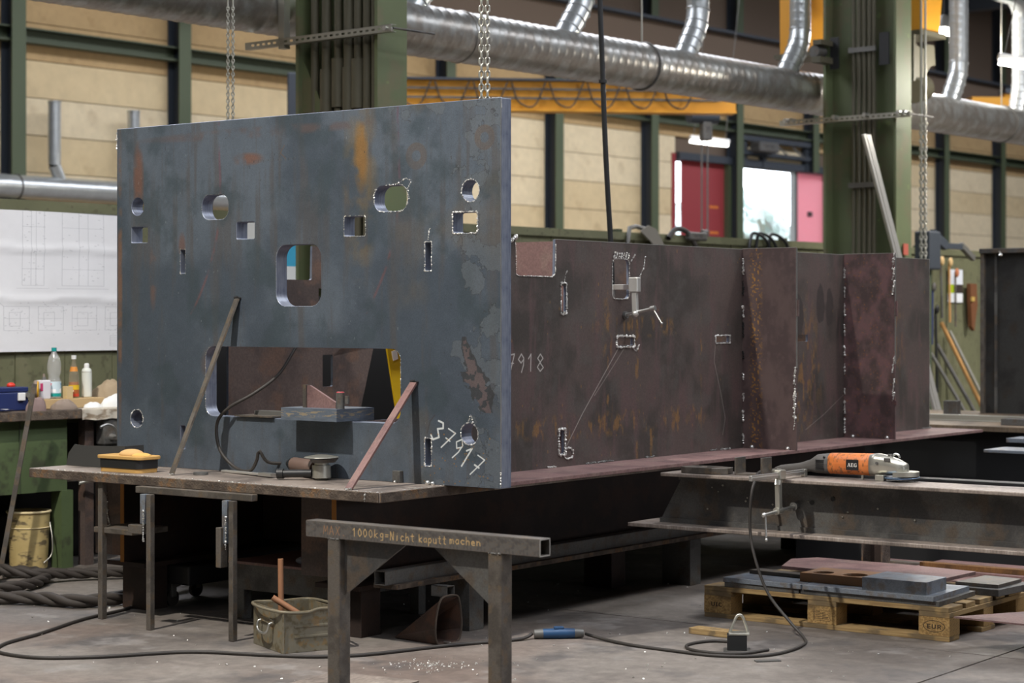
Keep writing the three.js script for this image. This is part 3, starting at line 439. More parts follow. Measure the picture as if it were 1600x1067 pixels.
const holesIn = {    // x0,x1,y0,y1,r (metres on the plate)
  circ: [[-2.555, 2.234, .05], [-.187, 2.234, .053], [-.194, 1.044, .052], [-2.563, 1.046, .05]],
  rect: [[-2.605, -2.475, 2.031, 2.12, .008], [-1.782, -1.649, 2.033, 2.125, .008], [-1.011, -.868, 2.03, 2.131, .01], [-.297, -.145, 2.028, 2.13, .012], [-2.213, -2.176, 1.855, 1.985, .006], [-.472, -.436, 1.848, 1.985, .006], [-.472, -.436, .877, 1.01, .006], [-2.213, -2.176, .89, 1.02, .006],
    [-2.045, -1.845, 2.144, 2.279, .055], [-.807, -.588, 2.149, 2.28, .055], [-1.49, -1.171, 1.673, 1.995, .07], [-2.016, -.634, 1.08, 1.456, .06]],
};
function outline(x0, x1, y0, y1, z, r) { const p = []; const s = rrect(x0, x1, y0, y1, r); for (const q of s.getPoints(5)) p.push([q.x, q.y, z]); p.push(p[0]); return p; }
const girder = sThing('box_girder', 'half-built welded steel box girder with a tall slotted end plate', 'girder', [0, PB, 0]);
{
  const s = rrect(-PW, 0, PB, PT, 0.004, false); for (const [x, y, r] of holesIn.circ) s.holes.push(disc(x, y, r)); for (const q of holesIn.rect) s.holes.push(rrect(...q));
  const g = extrude(s, PD, 0.002, 10).translate(0, 0, -PD); const p = g.attributes.position, uv = g.attributes.uv, nn = g.attributes.normal;
  for (let i = 0; i < p.count; i++) if (Math.abs(nn.getZ(i)) > 0.9) uv.setXY(i, p.getX(i) / PW + 1, (p.getY(i) - PB) / (PT - PB)); else uv.setXY(i, p.getZ(i) + p.getX(i), p.getY(i));
  const plate = sPart(girder, 'end_plate', g, [plateMat, edgeMat], 'blue-grey slotted end plate chalked 37917');
  const sub = (name, g2, m) => part(plate, name, g2.translate(0, -PB, 0), m);
  const bz = 0.001;
  sub('cut_burr', bead(outline(-.809, -.586, 2.147, 2.282, bz, .056), .005, 1, .6, (q) => q[0] > -.63 || R0() < .5), M.bright);
  sub('cut_burr', bead([[-.66, 2.285, bz], [-.6, 2.31, bz], [-.56, 2.3, bz], [-.585, 2.26, bz], [-.575, 2.2, bz]], .005, 2, .6), M.bright);
  for (const [x, y, r, sd] of [[-.187, 2.234, .056, 3], [-.194, 1.044, .055, 4], [-2.563, 1.046, .052, 5]]) { const o = []; for (let i = 0; i <= 24; i++) o.push([x + r * Math.cos(i / 24 * 6.283), y + r * Math.sin(i / 24 * 6.283), bz]); sub('cut_burr', bead(o, .0045, sd, .6), M.bright); }
  sub('cut_burr', bead(outline(-.299, -.143, 2.026, 2.132, bz, .012), .005, 6, .6), M.bright); sub('cut_burr', bead(outline(-1.013, -.866, 2.028, 2.133, bz, .01), .0035, 7, .6), M.zinc);
  sub('cut_burr', bead(outline(-.476, -.432, 1.844, 1.99, bz, .005), .0045, 8, .6), M.bright); sub('cut_burr', bead(outline(-.476, -.432, .874, 1.014, bz, .005), .0045, 9, .6), M.bright); sub('cut_burr', bead(outline(-2.215, -2.174, 1.852, 1.988, bz, .005), .003, 10, .6), M.zinc);
  sub('cut_burr', bead([[-.455, 2.0, bz], [-.45, 2.03, bz], [-.44, 2.06, bz]], .006, 11, .6), M.bright); sub('cut_burr', bead([[-.2, 1.1, bz], [-.185, 1.14, bz], [-.17, 1.1, bz]], .006, 12, .6), M.bright);
  sub('cut_burr', bead(outline(-2.018, -.632, 1.078, 1.458, bz, .06), .003, 13, .7, (q) => q[0] < -1.98 || (q[0] > -.66 && q[1] > 1.2)), M.zinc); sub('cut_burr', bead(outline(-2.047, -1.843, 2.142, 2.281, bz, .056), .0022, 14, .6), M.zinc); sub('cut_burr', bead(outline(-1.492, -1.169, 1.671, 1.997, bz, .07), .002, 15, .6, (q) => q[1] < 1.7 || q[0] < -1.45), M.zinc);
  sub('ground_edge', bx(-0.004, 0.0005, PB + .01, PT - .01, -0.002, 0.0015), M.silver);
  sub('corner_burr', bead([[-PW, PT - .02, bz], [-PW, PT - .12, bz]], .006, 16, .6), M.bright); sub('corner_burr', bead([[-.06, PT, -.004], [0, PT, -.004], [0, PT - .05, -.004]], .005, 17, .6), M.bright); sub('corner_burr', bead([[-.002, PB + .005, bz], [-.002, PB + .08, bz]], .004, 18, .5), M.bright);
}
// ---- webs
const LW = -WE - PD;
const texWeb = paintTex(2048, 448, (u, v) => {
  const z = -PD - u * LW, y = WT - v * (WT - FT), U = u * 4.6, Vv = v;
  const a = fbm(U, Vv, 5, 6, 301), b = fbm(U, Vv, 12, 5, 307), c = vnoise(u * 1100, v * 240, 4000, 311), st = fbm(U * 2, Vv * .3, 14, 4, 313);
  let k = mix3([86, 74, 70], [66, 60, 56], step(.36, .66, a)); k = mix3(k, [96, 75, 74], step(.5, .72, st) * .6); k = mix3(k, [84, 80, 76], step(.52, .75, b) * .5);
  const ru = (cz, cy, rz, ry, s, f = 26) => { const q = ((z - cz) / rz) ** 2 + ((y - cy) / ry) ** 2; return clamp(1.3 - q) * step(.5, .72, fbm(U * 1.6, Vv * .7, f, 4, s)); };
  const O = [160, 112, 56]; for (const q of [[-1.4, 1.02, 1.0, .07, 321], [-1.9, 1.56, .5, .06, 323], [-2.35, 1.02, .25, .08, 325], [-1.55, 1.25, .05, .6, 329], [-1.85, 1.2, .022, .5, 331], [-2.0, .95, .018, .2, 333], [-2.15, .96, .012, .22, 335], [-2.55, 1.3, .015, .35, 339], [-3.6, 1.3, .5, .5, 341], [-1.5, 1.6, .1, .06, 343], [-4.9, 1.4, .4, .5, 345], [-1.72, 1.75, .015, .3, 347]]) k = mix3(k, O, ru(...q) * .5);
  if (z < -3.3 && z > -4.35) for (const [cz, cy, rz, ry] of [[-3.75, 1.62, .07, .14], [-4.05, 1.7, .06, .13], [-4.18, 1.68, .05, .14], [-3.55, 1.15, .12, .17], [-3.62, 1.4, .1, .05]]) { const q = ((z - cz) / rz) ** 2 + ((y - cy) / ry) ** 2 + (fbm(U, Vv, 20, 3, 351) - .5); if (q < 1) k = mix3(k, [58, 52, 50], .8); }
  return k.map((q) => q * (.92 + .16 * c));
}, (g, w, h) => {
  const R = rng(43), X = (z) => (-z - PD) / LW * w, Y = (y) => (WT - y) / (WT - FT) * h;
  write(g, '7918', X(-.62), Y(1.42), 26, 34, 5, 2.4, 'rgba(196,192,186,0.85)', R, 1.5);
  const thin = (p, a = .75, lw = 1.8) => stroke(g, p.map(([z, y]) => [X(z), Y(y)]), lw, `rgba(190,184,176,${a})`, .8, R);
  thin([[-1.66, 1.44], [-1.5, 1.28], [-1.3, 1.08], [-1.16, .92]]); thin([[-1.72, 1.44], [-1.56, 1.3], [-1.42, 1.18]], .5); thin([[-2.72, 1.48], [-2.7, 1.35], [-2.78, 1.15], [-2.83, 1.0], [-2.8, .9]], .6, 1.4); thin([[-4.4, 1.1], [-4.1, .97], [-3.85, .88]], .5, 1.4);
  thin([[-4.85, 1.12], [-4.88, 1.05], [-4.95, 1.05], [-5.0, 1.14]], .6); thin([[-5.02, 1.16], [-5.05, .95]], .6);
  for (let i = 0; i < 400; i++) { g.fillStyle = R() < .6 ? 'rgba(52,48,46,0.5)' : 'rgba(170,120,56,0.5)'; const s = .8 + R() * 2; g.fillRect(R() * w, R() * h, s, s * (1 + R() * 2)); }
});
const webMat = std(0xffffff, { map: texWeb, roughness: 0.55, metalness: 0.15 });
function webShape(second) {       // shape x = distance behind the plate, y = height
  const s = new THREE.Shape(); s.moveTo(PD, FT); s.lineTo(-WE, FT); s.lineTo(-WE, WT); s.lineTo(1.05, WT); s.lineTo(1.045, 1.85); s.quadraticCurveTo(1.045, 1.834, 1.03, 1.834); s.lineTo(.71, 1.834); s.quadraticCurveTo(.695, 1.834, .695, 1.85); s.lineTo(.69, WT - .01); s.lineTo(PD, WT - .01);
  if (second) { s.lineTo(PD, 1.62); s.lineTo(.355, 1.56); s.lineTo(.355, 1.0); s.lineTo(PD, .95); } s.closePath();
  s.holes.push(rrect(1.105, 1.147, 1.645, 1.785, .006), rrect(1.6, 1.765, 1.72, 1.94, .03), rrect(1.655, 1.805, 1.455, 1.497, .006), rrect(2.726, 2.872, 1.462, 1.498, .006), rrect(1.088, 1.128, .875, 1.0, .006), rrect(3.72, 3.88, 1.455, 1.5, .006));
  if (second) { const q = new THREE.Path(); q.moveTo(1.46, .98); q.lineTo(2.6, .98); q.lineTo(2.6, 1.5); q.lineTo(1.625, 1.5); q.closePath(); s.holes.push(q, rrect(1.14, 1.23, 1.2, 1.39, .01)); }
  return s;
}
for (const [x, sec] of [[WX, false], [-2.2, true]]) {
  const g = extrude(webShape(sec), 0.016, 0, 6), p = g.attributes.position, uv = g.attributes.uv, nn = g.attributes.normal;
  for (let i = 0; i < p.count; i++) { if (Math.abs(nn.getZ(i)) > .9) uv.setXY(i, (p.getX(i) - PD) / LW, (p.getY(i) - FT) / (WT - FT)); else uv.setXY(i, p.getX(i) + p.getZ(i), p.getY(i)); }
  const q = new Float32Array(p.count * 3); for (let i = 0; i < p.count; i++) { q[i * 3] = x - .016 + p.getZ(i); q[i * 3 + 1] = p.getY(i); q[i * 3 + 2] = -p.getX(i); }
  g.setAttribute('position', new THREE.BufferAttribute(q, 3)); g.computeVertexNormals();
  if (sec) for (let i = 0; i < p.count; i++) uv.setXY(i, q[i * 3 + 2], q[i * 3 + 1]);
  const web = sPart(girder, 'web_plate', g, [sec ? M.brown : webMat, edgeMat], sec ? 'far web plate seen through the cut-outs' : 'near brown web plate with rust runs');
  if (!sec) {
    const sub = (name, g2, m = M.bright) => part(web, name, g2.translate(0, -PB, 0), m), X = x + .002;
    sub('bright_edge', bx(x - .016, x + .001, WT - .001, WT + .0015, WE, -1.06), M.bright);
    const zo = (z0, z1, y0, y1, r) => outline(z0, z1, y0, y1, 0, r).map(([a, b]) => [X, b, -a]);
    sub('cut_burr', bead(zo(1.1, 1.152, 1.63, 1.8, .006), .006, 21)); sub('cut_burr', bead([[X, 1.8, -1.13], [X, 1.85, -1.145], [X, 1.87, -1.16]], .006, 22)); sub('cut_burr', bead([[X, 1.65, -1.13], [X, 1.62, -1.12]], .009, 23));
    sub('cut_burr', bead(zo(1.597, 1.768, 1.717, 1.943, .03), .004, 24)); for (let i = 0; i < 7; i++) sub('spatter', bead([[X, 1.945, -1.61 - i * .024], [X + .006, 1.98, -1.615 - i * .024]], .006, 30 + i));
    sub('spatter', bead([[X, 1.93, -1.785], [X, 1.975, -1.83]], .005, 38)); sub('spatter', bead([[X, 1.84, -1.87], [X, 1.9, -1.92], [X, 1.965, -1.935]], .005, 39));
    sub('cut_burr', bead(zo(1.64, 1.82, 1.445, 1.507, .01), .008, 40)); sub('spatter', bead([[X, 1.44, -1.8], [X, 1.42, -1.84], [X, 1.46, -1.87]], .006, 41)); sub('cut_burr', bead(zo(2.715, 2.885, 1.455, 1.503, .006), .005, 42));
    sub('cut_burr', bead(zo(1.08, 1.14, .87, 1.01, .01), .008, 43)); { const o = []; for (let i = 0; i <= 20; i++) o.push([X, .875 + .03 * Math.sin(i / 20 * 6.28), -1.17 + .045 * Math.cos(i / 20 * 6.28)]); sub('spatter', bead(o, .007, 44)); }
    sub('cut_burr', bead([[X, WT - .02, -.69], [X, 1.84, -.697], [X, 1.832, -.72], [X, 1.832, -1.02], [X, 1.85, -1.048], [X, WT - .02, -1.052]], .004, 45)); sub('spatter', bead([[X, WT - .03, -.62], [X, WT + .005, -.7]], .014, 46));
    const R = rng(88); for (let i = 0; i < 14; i++) { const z = -.9 - R() * 4.7; sub('weld_tack', bead([[X + .004, FT + .004, z], [X + .006, FT + .006, z - .05 - R() * .12]], .007, 60 + i), i % 3 ? M.grey : M.bright); }
  }
}
// ---- bottom flange, stiffeners
sPart(girder, 'bottom_flange', merge([rx(-2.6, FX, PB, FT, WE - .1, -PD, .002)]), M.red, 'red-brown bottom flange');
const texStiff = (warm, s) => dataTex(512, 1024, (u, v) => { const a = fbm(u, v * 2, 5, 5, s), b = fbm(u, v * 3, 12, 4, s + 5), r = fbm(u, v * 4, 30, 3, s + 9); let k = mix3(warm ? [112, 84, 84] : [92, 76, 73], [76, 62, 61], step(.35, .7, a)); k = mix3(k, [96, 80, 76], step(.5, .75, b) * .6); if (!warm) k = mix3(k, [172, 122, 54], step(.56, .74, r) * clamp(1.4 - Math.abs(u - .25) * 9) * .9); else k = mix3(k, [150, 100, 60], step(.68, .8, r) * .6); return k; });
for (const [z, warm, s] of [[-3.053, false, 401], [-4.399, true, 431]]) {
  const t = texStiff(warm, s), m = std(0xffffff, { map: t, roughness: 0.55, metalness: 0.12 }), g = extrude(poly([[WX, FT], [FX + .005, FT], [FX + .005, WT + .004], [WX, WT + .004]]), .014), p = g.attributes.position, uv = g.attributes.uv;
  for (let i = 0; i < p.count; i++) uv.setXY(i, (p.getX(i) - WX) / (FX - WX), (p.getY(i) - FT) / (WT - FT));
  const st = sPart(girder, 'stiffener', g.translate(0, 0, z), m, warm ? 'reddish stiffener plate' : 'brown stiffener plate with golden rust streak'), sub = (n, g2, mm) => part(st, n, g2.translate(0, -PB, 0), mm), R = rng(s);
  sub('ground_edge', bx(FX + .004, FX + .0065, FT + .5, WT, z, z + .015), M.silver); sub('ground_edge', bx(WX, FX, WT + .003, WT + .0055, z, z + .015), M.bright);
  for (let i = 0; i < 9; i++) { const y = FT + .03 + i * .13; sub('weld_bead', bead([[WX + .008, y, z + .018], [WX + .006, y + .04 + R() * .07, z + .018]], .008, s + i), R() < .3 ? M.sootAndShade : M.bright); }
  for (let i = 0; i < 7; i++) { const y = FT + .05 + R() * 1.1; sub('edge_spatter', bead([[FX - .012, y, z + .016], [FX + .002, y + .05 + R() * .06, z + .016]], .007, s + 20 + i), M.bright); }
  sub('lug', bx(FX, FX + .02, 1.62, 1.72, z, z + .014), m); sub('lug', bx(FX, FX + .016, 1.03, 1.06, z, z + .014), m);
  for (const x of [WX + .07, FX - .05]) sub('weld_tack', new THREE.IcosahedronGeometry(.014, 1).translate(x, FT + .008, z + .02), M.silver);
}
sPart(girder, 'end_edge', bx(WX - .016, WX + .001, FT, WT, WE - .0015, WE + .0005), M.bright);
sPart(girder, 'diaphragm', bx(-2.2, WX - .02, FT, 1.5, -4.41, -4.395), M.brown); sPart(girder, 'diaphragm', bx(-.95, WX - .018, FT, WT - .004, -1.2, -1.188), M.red, 'reddish diaphragm plate behind the web notch');
// behind the far web: a black screen added to darken the large opening, and a yellow post
{ const t = sThing('added_dark_screen', 'added black screen that darkens the large opening', 'screen', [-2.9, 0, -2.6]); sPart(t, 'curtain', bx(-3.0, -2.98, .1, 1.75, -3.6, -.75), M.black); sPart(t, 'frame', bx(-3.02, -2.96, 0, 1.8, -3.66, -3.6), M.dark);
  const y = sThing('yellow_post', 'leaning yellow steel strip behind the large opening', 'strip', [-2.45, .0, -2.2]); sPart(y, 'bar', bar([-2.45, FT, -2.22], [-2.45, 1.75, -2.0], .012, .12), M.yellow); sPart(y, 'sticker', bar([-2.443, 1.34, -2.1], [-2.443, 1.4, -2.085], .003, .05), M.white); }
// ---- diagonal braces tacked between plate and table
for (const [tx, ty, fx, fz, m, lab] of [[-1.773, 1.713, -1.9, .364, M.trestle, 'long grey flat bar brace leaning on the end plate'], [-.542, 1.287, -.565, .468, M.red, 'short reddish flat bar brace leaning on the end plate']]) {
  const t = sThing('brace_bar', lab, 'brace', [fx, PB, fz], 'braces between plate and table'); sPart(t, 'bar', bar([fx, PB + .004, fz], [tx, ty, .008], .044, .012), m === M.red ? std(0xfff4f0, { map: sized(texRed, .4), roughness: .5 }) : std(0xffffff, { map: sized(texTrestle, .4), roughness: .5, metalness: .2 }));
  sPart(t, 'weld_tack', bead([[tx - .02, ty + .008, .004], [tx + .025, ty + .006, .004]], .01, 71), M.sootAndShade); sPart(t, 'weld_tack', bead([[fx - .02, PB + .004, fz + .01], [fx + .025, PB + .004, fz + .01]], .007, 72), M.silver);
}
// ---- block, gusset and flask on the sill of the large opening
{ const SY = 1.083; const blockTex = dataTex(512, 128, (u, v) => { const a = fbm(u, v, 8, 4, 501), b = fbm(u, v, 14, 4, 505), e = step(.18, .4, v) * step(.92, .7, v); let k = mix3([112, 122, 134], [88, 96, 106], a); k = mix3(k, [150, 138, 116], step(.54, .62, b) * e); return k; });
  const bm = std(0xffffff, { map: blockTex, roughness: .5, metalness: .25 }), g = new THREE.BoxGeometry(.386, .064, .29).translate(-1.15, SY + .032, -.025);
  const t = sThing('steel_block', 'thick blue-grey steel block lying on the opening sill', 'block', [-1.15, SY, -.025]); sPart(t, 'body', g, bm); sPart(t, 'weld_tack', bead([[-1.335, SY + .002, .005], [-1.3, SY + .002, .005]], .005, 74), M.sootAndShade);
  const q = sThing('gusset_plate', 'small purple-brown triangular gusset standing on the block', 'gusset', [-1.25, SY + .064, .04]); sPart(q, 'plate', extrude(poly([[0, 0], [.2, 0], [.2, .03], [.02, .115], [0, .115]]), .016).translate(-1.23, SY + .064, .03), M.red); sPart(q, 'end_flat', bx(-1.25, -1.228, SY + .064, SY + .182, .02, .055), M.trestle);
  const f = sThing('marker_flask', 'small dark cylindrical flask with red rim on the block', 'flask', [-.985, SY + .064, .06]); sPart(f, 'body', cyl([-.985, SY + .064, .06], [-.985, SY + .146, .06], .022, .022, 20), M.dark); sPart(f, 'rim', cyl([-.985, SY + .146, .06], [-.985, SY + .152, .06], .022, .018, 20), M.redPaint); sPart(f, 'cap', cyl([-.948, SY + .09, .05], [-.948, SY + .13, .05], .012, .012, 12), M.dark);
  const w = sThing('steel_offcut', 'thin flat steel offcut lying on the opening sill', 'offcut', [-1.6, SY, -.05], 'offcuts on the sill'); sPart(w, 'plate', bx(-1.78, -1.5, SY, SY + .008, -.12, .02), M.trestle); sPart(w, 'step', bx(-1.72, -1.47, SY + .008, SY + .03, -.13, -.07), M.grey); }
// ------------------------------------------------------------------ work table and what stands on it
const TY = PB;
{ const t = sThing('work_table', 'heavy steel slab table carrying the end plate', 'table', [-1.6, 0, -.3]);
  sPart(t, 'table_top', rx(-2.89, -.35, TY - .052, TY - .001, -2.4, .49, .004), M.table); sPart(t, 'edge_strip', rx(-2.885, -.355, TY - .05, TY - .004, .488, .496, .002), M.tableEdge); sPart(t, 'edge_strip', rx(-.352, -.344, TY - .05, TY - .004, -.4, .488, .002), M.tableEdge); sPart(t, 'edge_strip', rx(-2.896, -2.888, TY - .05, TY - .004, -1.4, .488, .002), M.tableEdge);
  sPart(t, 'edge_glint', bead([[-2.88, TY - .001, .49], [-.36, TY - .001, .49]], .0035, 91, .7, () => R0() < .6), M.bright); sPart(t, 'edge_glint', bead([[-.35, TY - .001, .48], [-.35, TY - .001, -.05]], .003, 92, .7, () => R0() < .5), M.bright); sPart(t, 'weld_bead', bead([[-.44, TY - .05, .497], [-.435, TY - .005, .497]], .006, 93), M.silver);
  for (const x of [-2.46, -.9]) { sPart(t, 'support_web', rx(x - .012, x + .012, .27, TY - .055, -5.6, .2, .002), M.shadedBrown); sPart(t, 'support_flange', rx(x - .15, x + .15, .245, .27, -5.6, .18, .002), M.shadedBrown); sPart(t, 'end_face', bx(x - .014, x + .014, .27, TY - .055, .2, .204), M.rust); sPart(t, 'end_stiffener', rx(x - .25, x - .012, .3, TY - .055, .16, .175, .002), M.brown); for (const z of [.05, -2.2, -4.6]) sPart(t, 'foot', rx(x - .1, x + .1, 0, .245, z - .09, z + .06, .004), M.shadedBrown); }
  sPart(t, 'weld_bead', bead([[-2.62, .68, .18], [-2.6, .5, .18], [-2.56, .42, .18]], .007, 94), M.silver); sPart(t, 'cross_plate', rx(-2.44, -.92, .3, TY - .055, -.9, -.88, .002), M.shadedBrown);
  sPart(t, 'leg', rx(-2.35, -2.315, 0, TY - .052, .44, .475, .003), M.trestle); const br = sPart(t, 'shelf_bracket', rx(-2.4, -2.1, .46, .49, .2, .46, .004), M.trestle); }
{ const t = sThing('support_frame', 'narrow square-tube support frame against the table front', 'frame', [-1.55, 0, .56]);
  sPart(t, 'top_bar', rx(-1.98, -1.14, TY - .085, TY - .05, .5, .545, .004), M.trestle); for (const [x, w] of [[-1.845, 0], [-1.25, 1]]) { sPart(t, 'leg', rx(x - .016, x + .016, 0, TY - .085, .548, .58, .003), M.trestle); sPart(t, 'inner_tube', rx(x - .062, x - .026, TY - (w ? .3 : .24), TY - .085, .545, .58, .003), M.bluePlate); sPart(t, 'weld_bead', bead([[x - .026, TY - .33, .59], [x - .026, TY - .16, .59]], .007, 95 + w), M.silver); sPart(t, 'stop_block', w ? rx(x - .085, x - .05, TY - .42, TY - .22, .55, .6, .003) : rx(x - .13, x - .03, TY - .29, TY - .245, .55, .6, .003), M.trestle); } }
{ // folded black sheet tray and the yellow pad box
  const t = sThing('sheet_tray', 'black bent sheet-metal tray on the table end', 'tray', [-2.65, TY, .2]); const s = (z0, y1) => extrude(poly([[-2.88, TY], [-2.4, TY], [-2.4, TY + .125], [-2.72, TY + .115], [-2.81, TY + .12], [-2.86, TY + .07]]), .004).translate(0, 0, z0);
  sPart(t, 'side', s(.235), M.tray); sPart(t, 'bottom', bx(-2.87, -2.4, TY, TY + .004, .1, .235), M.black); sPart(t, 'end_flap', bar([-2.4, TY + .064, .235], [-2.4, TY + .066, .1], .004, .12), M.tray);
  const p = sThing('abrasive_pad_box', 'open black and yellow cardboard box of abrasive pads', 'box', [-2.26, TY, .335]); sPart(p, 'body', extrude(rrect(-2.42, -2.1, -.075, .075, .035, false), .025, 0, 5).rotateX(-Math.PI / 2).translate(0, TY, .335), M.card); sPart(p, 'band', extrude(rrect(-2.423, -2.097, -.078, .078, .035, false), .05, 0, 5).rotateX(-Math.PI / 2).translate(0, TY + .022, .335), M.black);
  sPart(p, 'rim', extrude(rrect(-2.435, -2.085, -.085, .085, .035, false), .012, 0.003, 5).rotateX(-Math.PI / 2).translate(0, TY + .073, .335), M.card); const pad = new THREE.SphereGeometry(.075, 16, 10).scale(1, .4, .8).translate(-2.24, TY + .092, .335); sPart(p, 'pad', pad, std(0xc9a26a, { roughness: .9 })); sPart(p, 'pad', new THREE.SphereGeometry(.05, 14, 8).scale(1.2, .35, 1).translate(-2.15, TY + .088, .345), std(0xd0a75c, { roughness: .9 })); }
{ // old grinder standing on its gear head, disc up
  const t = sThing('angle_grinder', 'worn grey angle grinder standing head down on the table', 'grinder', [-1.2, TY, .1]); const G = M.trestle;
  sPart(t, 'gear_head', merge([cyl([-1.06, TY + .012, .12], [-1.06, TY + .075, .12], .05, .047, 24), cyl([-1.06, TY, .12], [-1.06, TY + .012, .12], .03, .045, 24), cyl([-1.06, TY + .075, .12], [-1.06, TY + .1, .12], .036, .036, 20)]), M.zinc);
  sPart(t, 'motor_body', merge([cyl([-1.1, TY + .055, .11], [-1.36, TY + .06, .0], .042, .036, 20)]), std(0x6e5a50, { roughness: .6 })); sPart(t, 'rear_grip', cyl([-1.36, TY + .06, 0], [-1.45, TY + .058, -.04], .036, .02, 16), M.black); sPart(t, 'side_handle', merge([cyl([-1.09, TY + .035, .16], [-1.24, TY + .03, .24], .019, .021, 16), cyl([-1.22, TY + .031, .23], [-1.25, TY + .03, .245], .026, .026, 16)]), M.black);
  sPart(t, 'disc', lathe([[0, .012], [.03, .012], [.032, .004], [.085, 0], [.09, .003], [.084, .007], [.03, .016], [0, .018]], 36).translate(-1.06, TY + .112, .12), M.zinc); sPart(t, 'guard', new THREE.CylinderGeometry(.088, .07, .02, 30, 1, true, 0, 4).translate(-1.06, TY + .1, .12), M.dark);
  sPart(t, 'power_cord', tube([[-1.44, TY + .058, -.035], [-1.5, TY + .07, .06], [-1.52, TY + .13, .1], [-1.545, TY + .08, .09], [-1.6, TY + .02, .08], [-1.75, TY + .03, .05], [-1.85, TY + .12, .06], [-1.88, TY + .26, .05], [-1.8, TY + .34, .05], [-1.68, TY + .42, -.02], [-1.62, TY + .52, -.15], [-1.6, TY + .7, -.3], [-1.62, TY + .82, -.5]], .009, 90, 8), M.cable);
  const b = sThing('flat_bar', 'bright flat steel bar lying beside the worn grinder', 'bar', [-1.6, TY, .1]); sPart(b, 'bar', bar([-1.83, TY + .006, .05], [-1.36, TY + .012, .17], .035, .01), M.bright); sPart(b, 'collar', bar([-1.46, TY + .012, .145], [-1.34, TY + .014, .175], .042, .018), M.silver);
  solo('steel_disc', 'small dark steel slug between brace and grinder', 'slug', cyl([0, 0, 0], [0, .012, 0], .04, .038, 24), M.dark, toS(-1.8, TY, .25)); const k = sThing('stop_block', 'small dark stop block welded at the plate foot', 'block', [-.64, TY, .02]); sPart(k, 'body', rx(-.665, -.615, TY, TY + .06, .002, .03, .003), M.dark); sPart(k, 'weld_tack', new THREE.IcosahedronGeometry(.008, 1).translate(-.645, TY + .004, .032), M.silver);
  solo('weld_tack', 'bright weld tack at the table edge under the plate', 'weld', merge([new THREE.IcosahedronGeometry(.012, 1), new THREE.IcosahedronGeometry(.014, 1).translate(-.025, .004, 0)]), M.silver, toS(-.41, TY + .006, .02)); }
// ------------------------------------------------------------------ I-beam at the side with tools on it
{ const Z0 = -1.33, Z1 = -1.63, t = sThing('i_beam', 'dark rolled I-beam lying beside the girder', 'beam', [1.6, .484, -1.48]); const zc = (Z0 + Z1) / 2;
  sPart(t, 'top_flange', rx(.06, 4.2, .765, TY - .001, Z1, Z0, .004), M.table); sPart(t, 'bottom_flange', rx(-.15, 4.2, .484, .505, Z1, Z0, .004), M.table); sPart(t, 'web', extrude(poly([[-.03, .505], [4.2, .505], [4.2, .765], [.12, .765], [.07, .68]]), .014).translate(0, 0, zc), M.dark); sPart(t, 'fillet', bx(-.02, 4.2, .505, .53, zc + .014, zc + .03), M.dark); sPart(t, 'fillet', bx(.1, 4.2, .74, .765, zc + .014, zc + .03), M.dark);
  for (const [x, y] of [[.9, .66], [1.02, .685]]) sPart(t, 'hole_plug', cyl([x, y, zc + .012], [x, y, zc + .02], .012, .012, 14), M.black); const R = rng(17); for (let i = 0; i < 12; i++) sPart(t, 'spatter', new THREE.IcosahedronGeometry(.004 + R() * .003, 0).translate(.2 + R() * 1.6, .55 + R() * .18, zc + .018), M.zinc);
  for (const x of [3.4]) { const s = sThing('beam_trestle', 'dark steel post under the far end of the I-beam', 'post', [x, 0, -1.5]); sPart(s, 'web', rx(x - .008, x + .008, .02, .484, -1.6, -1.36, .002), M.brown); sPart(s, 'flange', rx(x - .06, x + .06, .02, .484, -1.37, -1.36, .002), M.brown); sPart(s, 'base', rx(x - .12, x + .12, 0, .02, -1.64, -1.3, .002), M.dark); } }
{ const t = sThing('oval_slab', 'small rounded steel slab with a recess on the I-beam', 'slab', [.3, TY, -1.45]); const s = poly([[.16, -.05], [.2, -.075], [.36, -.07], [.43, -.02], [.42, .05], [.34, .075], [.22, .07], [.17, .03]]); s.holes.push(poly([[.26, -.02], [.34, -.03], [.36, .02], [.28, .02]])); sPart(t, 'body', extrude(s, .03, .002).rotateX(-Math.PI / 2).translate(0, TY + .002, -1.43), M.trestle);
  const u = sThing('channel_offcut', 'short U-channel offcut standing on the I-beam', 'offcut', [.55, TY, -1.5]); sPart(u, 'base', bx(.465, .632, TY, TY + .008, -1.52, -1.42), M.trestle); sPart(u, 'upright', bx(.465, .475, TY, TY + .09, -1.52, -1.42), M.trestle); sPart(u, 'upright', bx(.622, .632, TY, TY + .094, -1.52, -1.42), M.trestle); sPart(u, 'bright_edge', bx(.465, .475, TY + .09, TY + .0915, -1.52, -1.42), M.silver); sPart(u, 'bright_edge', bx(.622, .632, TY + .094, TY + .0955, -1.52, -1.42), M.silver);
  const w = sThing('hex_bolt', 'large hexagon bolt lying by the U-channel offcut', 'bolt', [.7, TY, -1.48]); sPart(w, 'head', cyl([.69, TY + .022, -1.48], [.72, TY + .022, -1.46], .02, .02, 6), M.zinc); sPart(w, 'shank', cyl([.65, TY + .022, -1.505], [.69, TY + .022, -1.48], .012, .012, 14), M.zinc); }
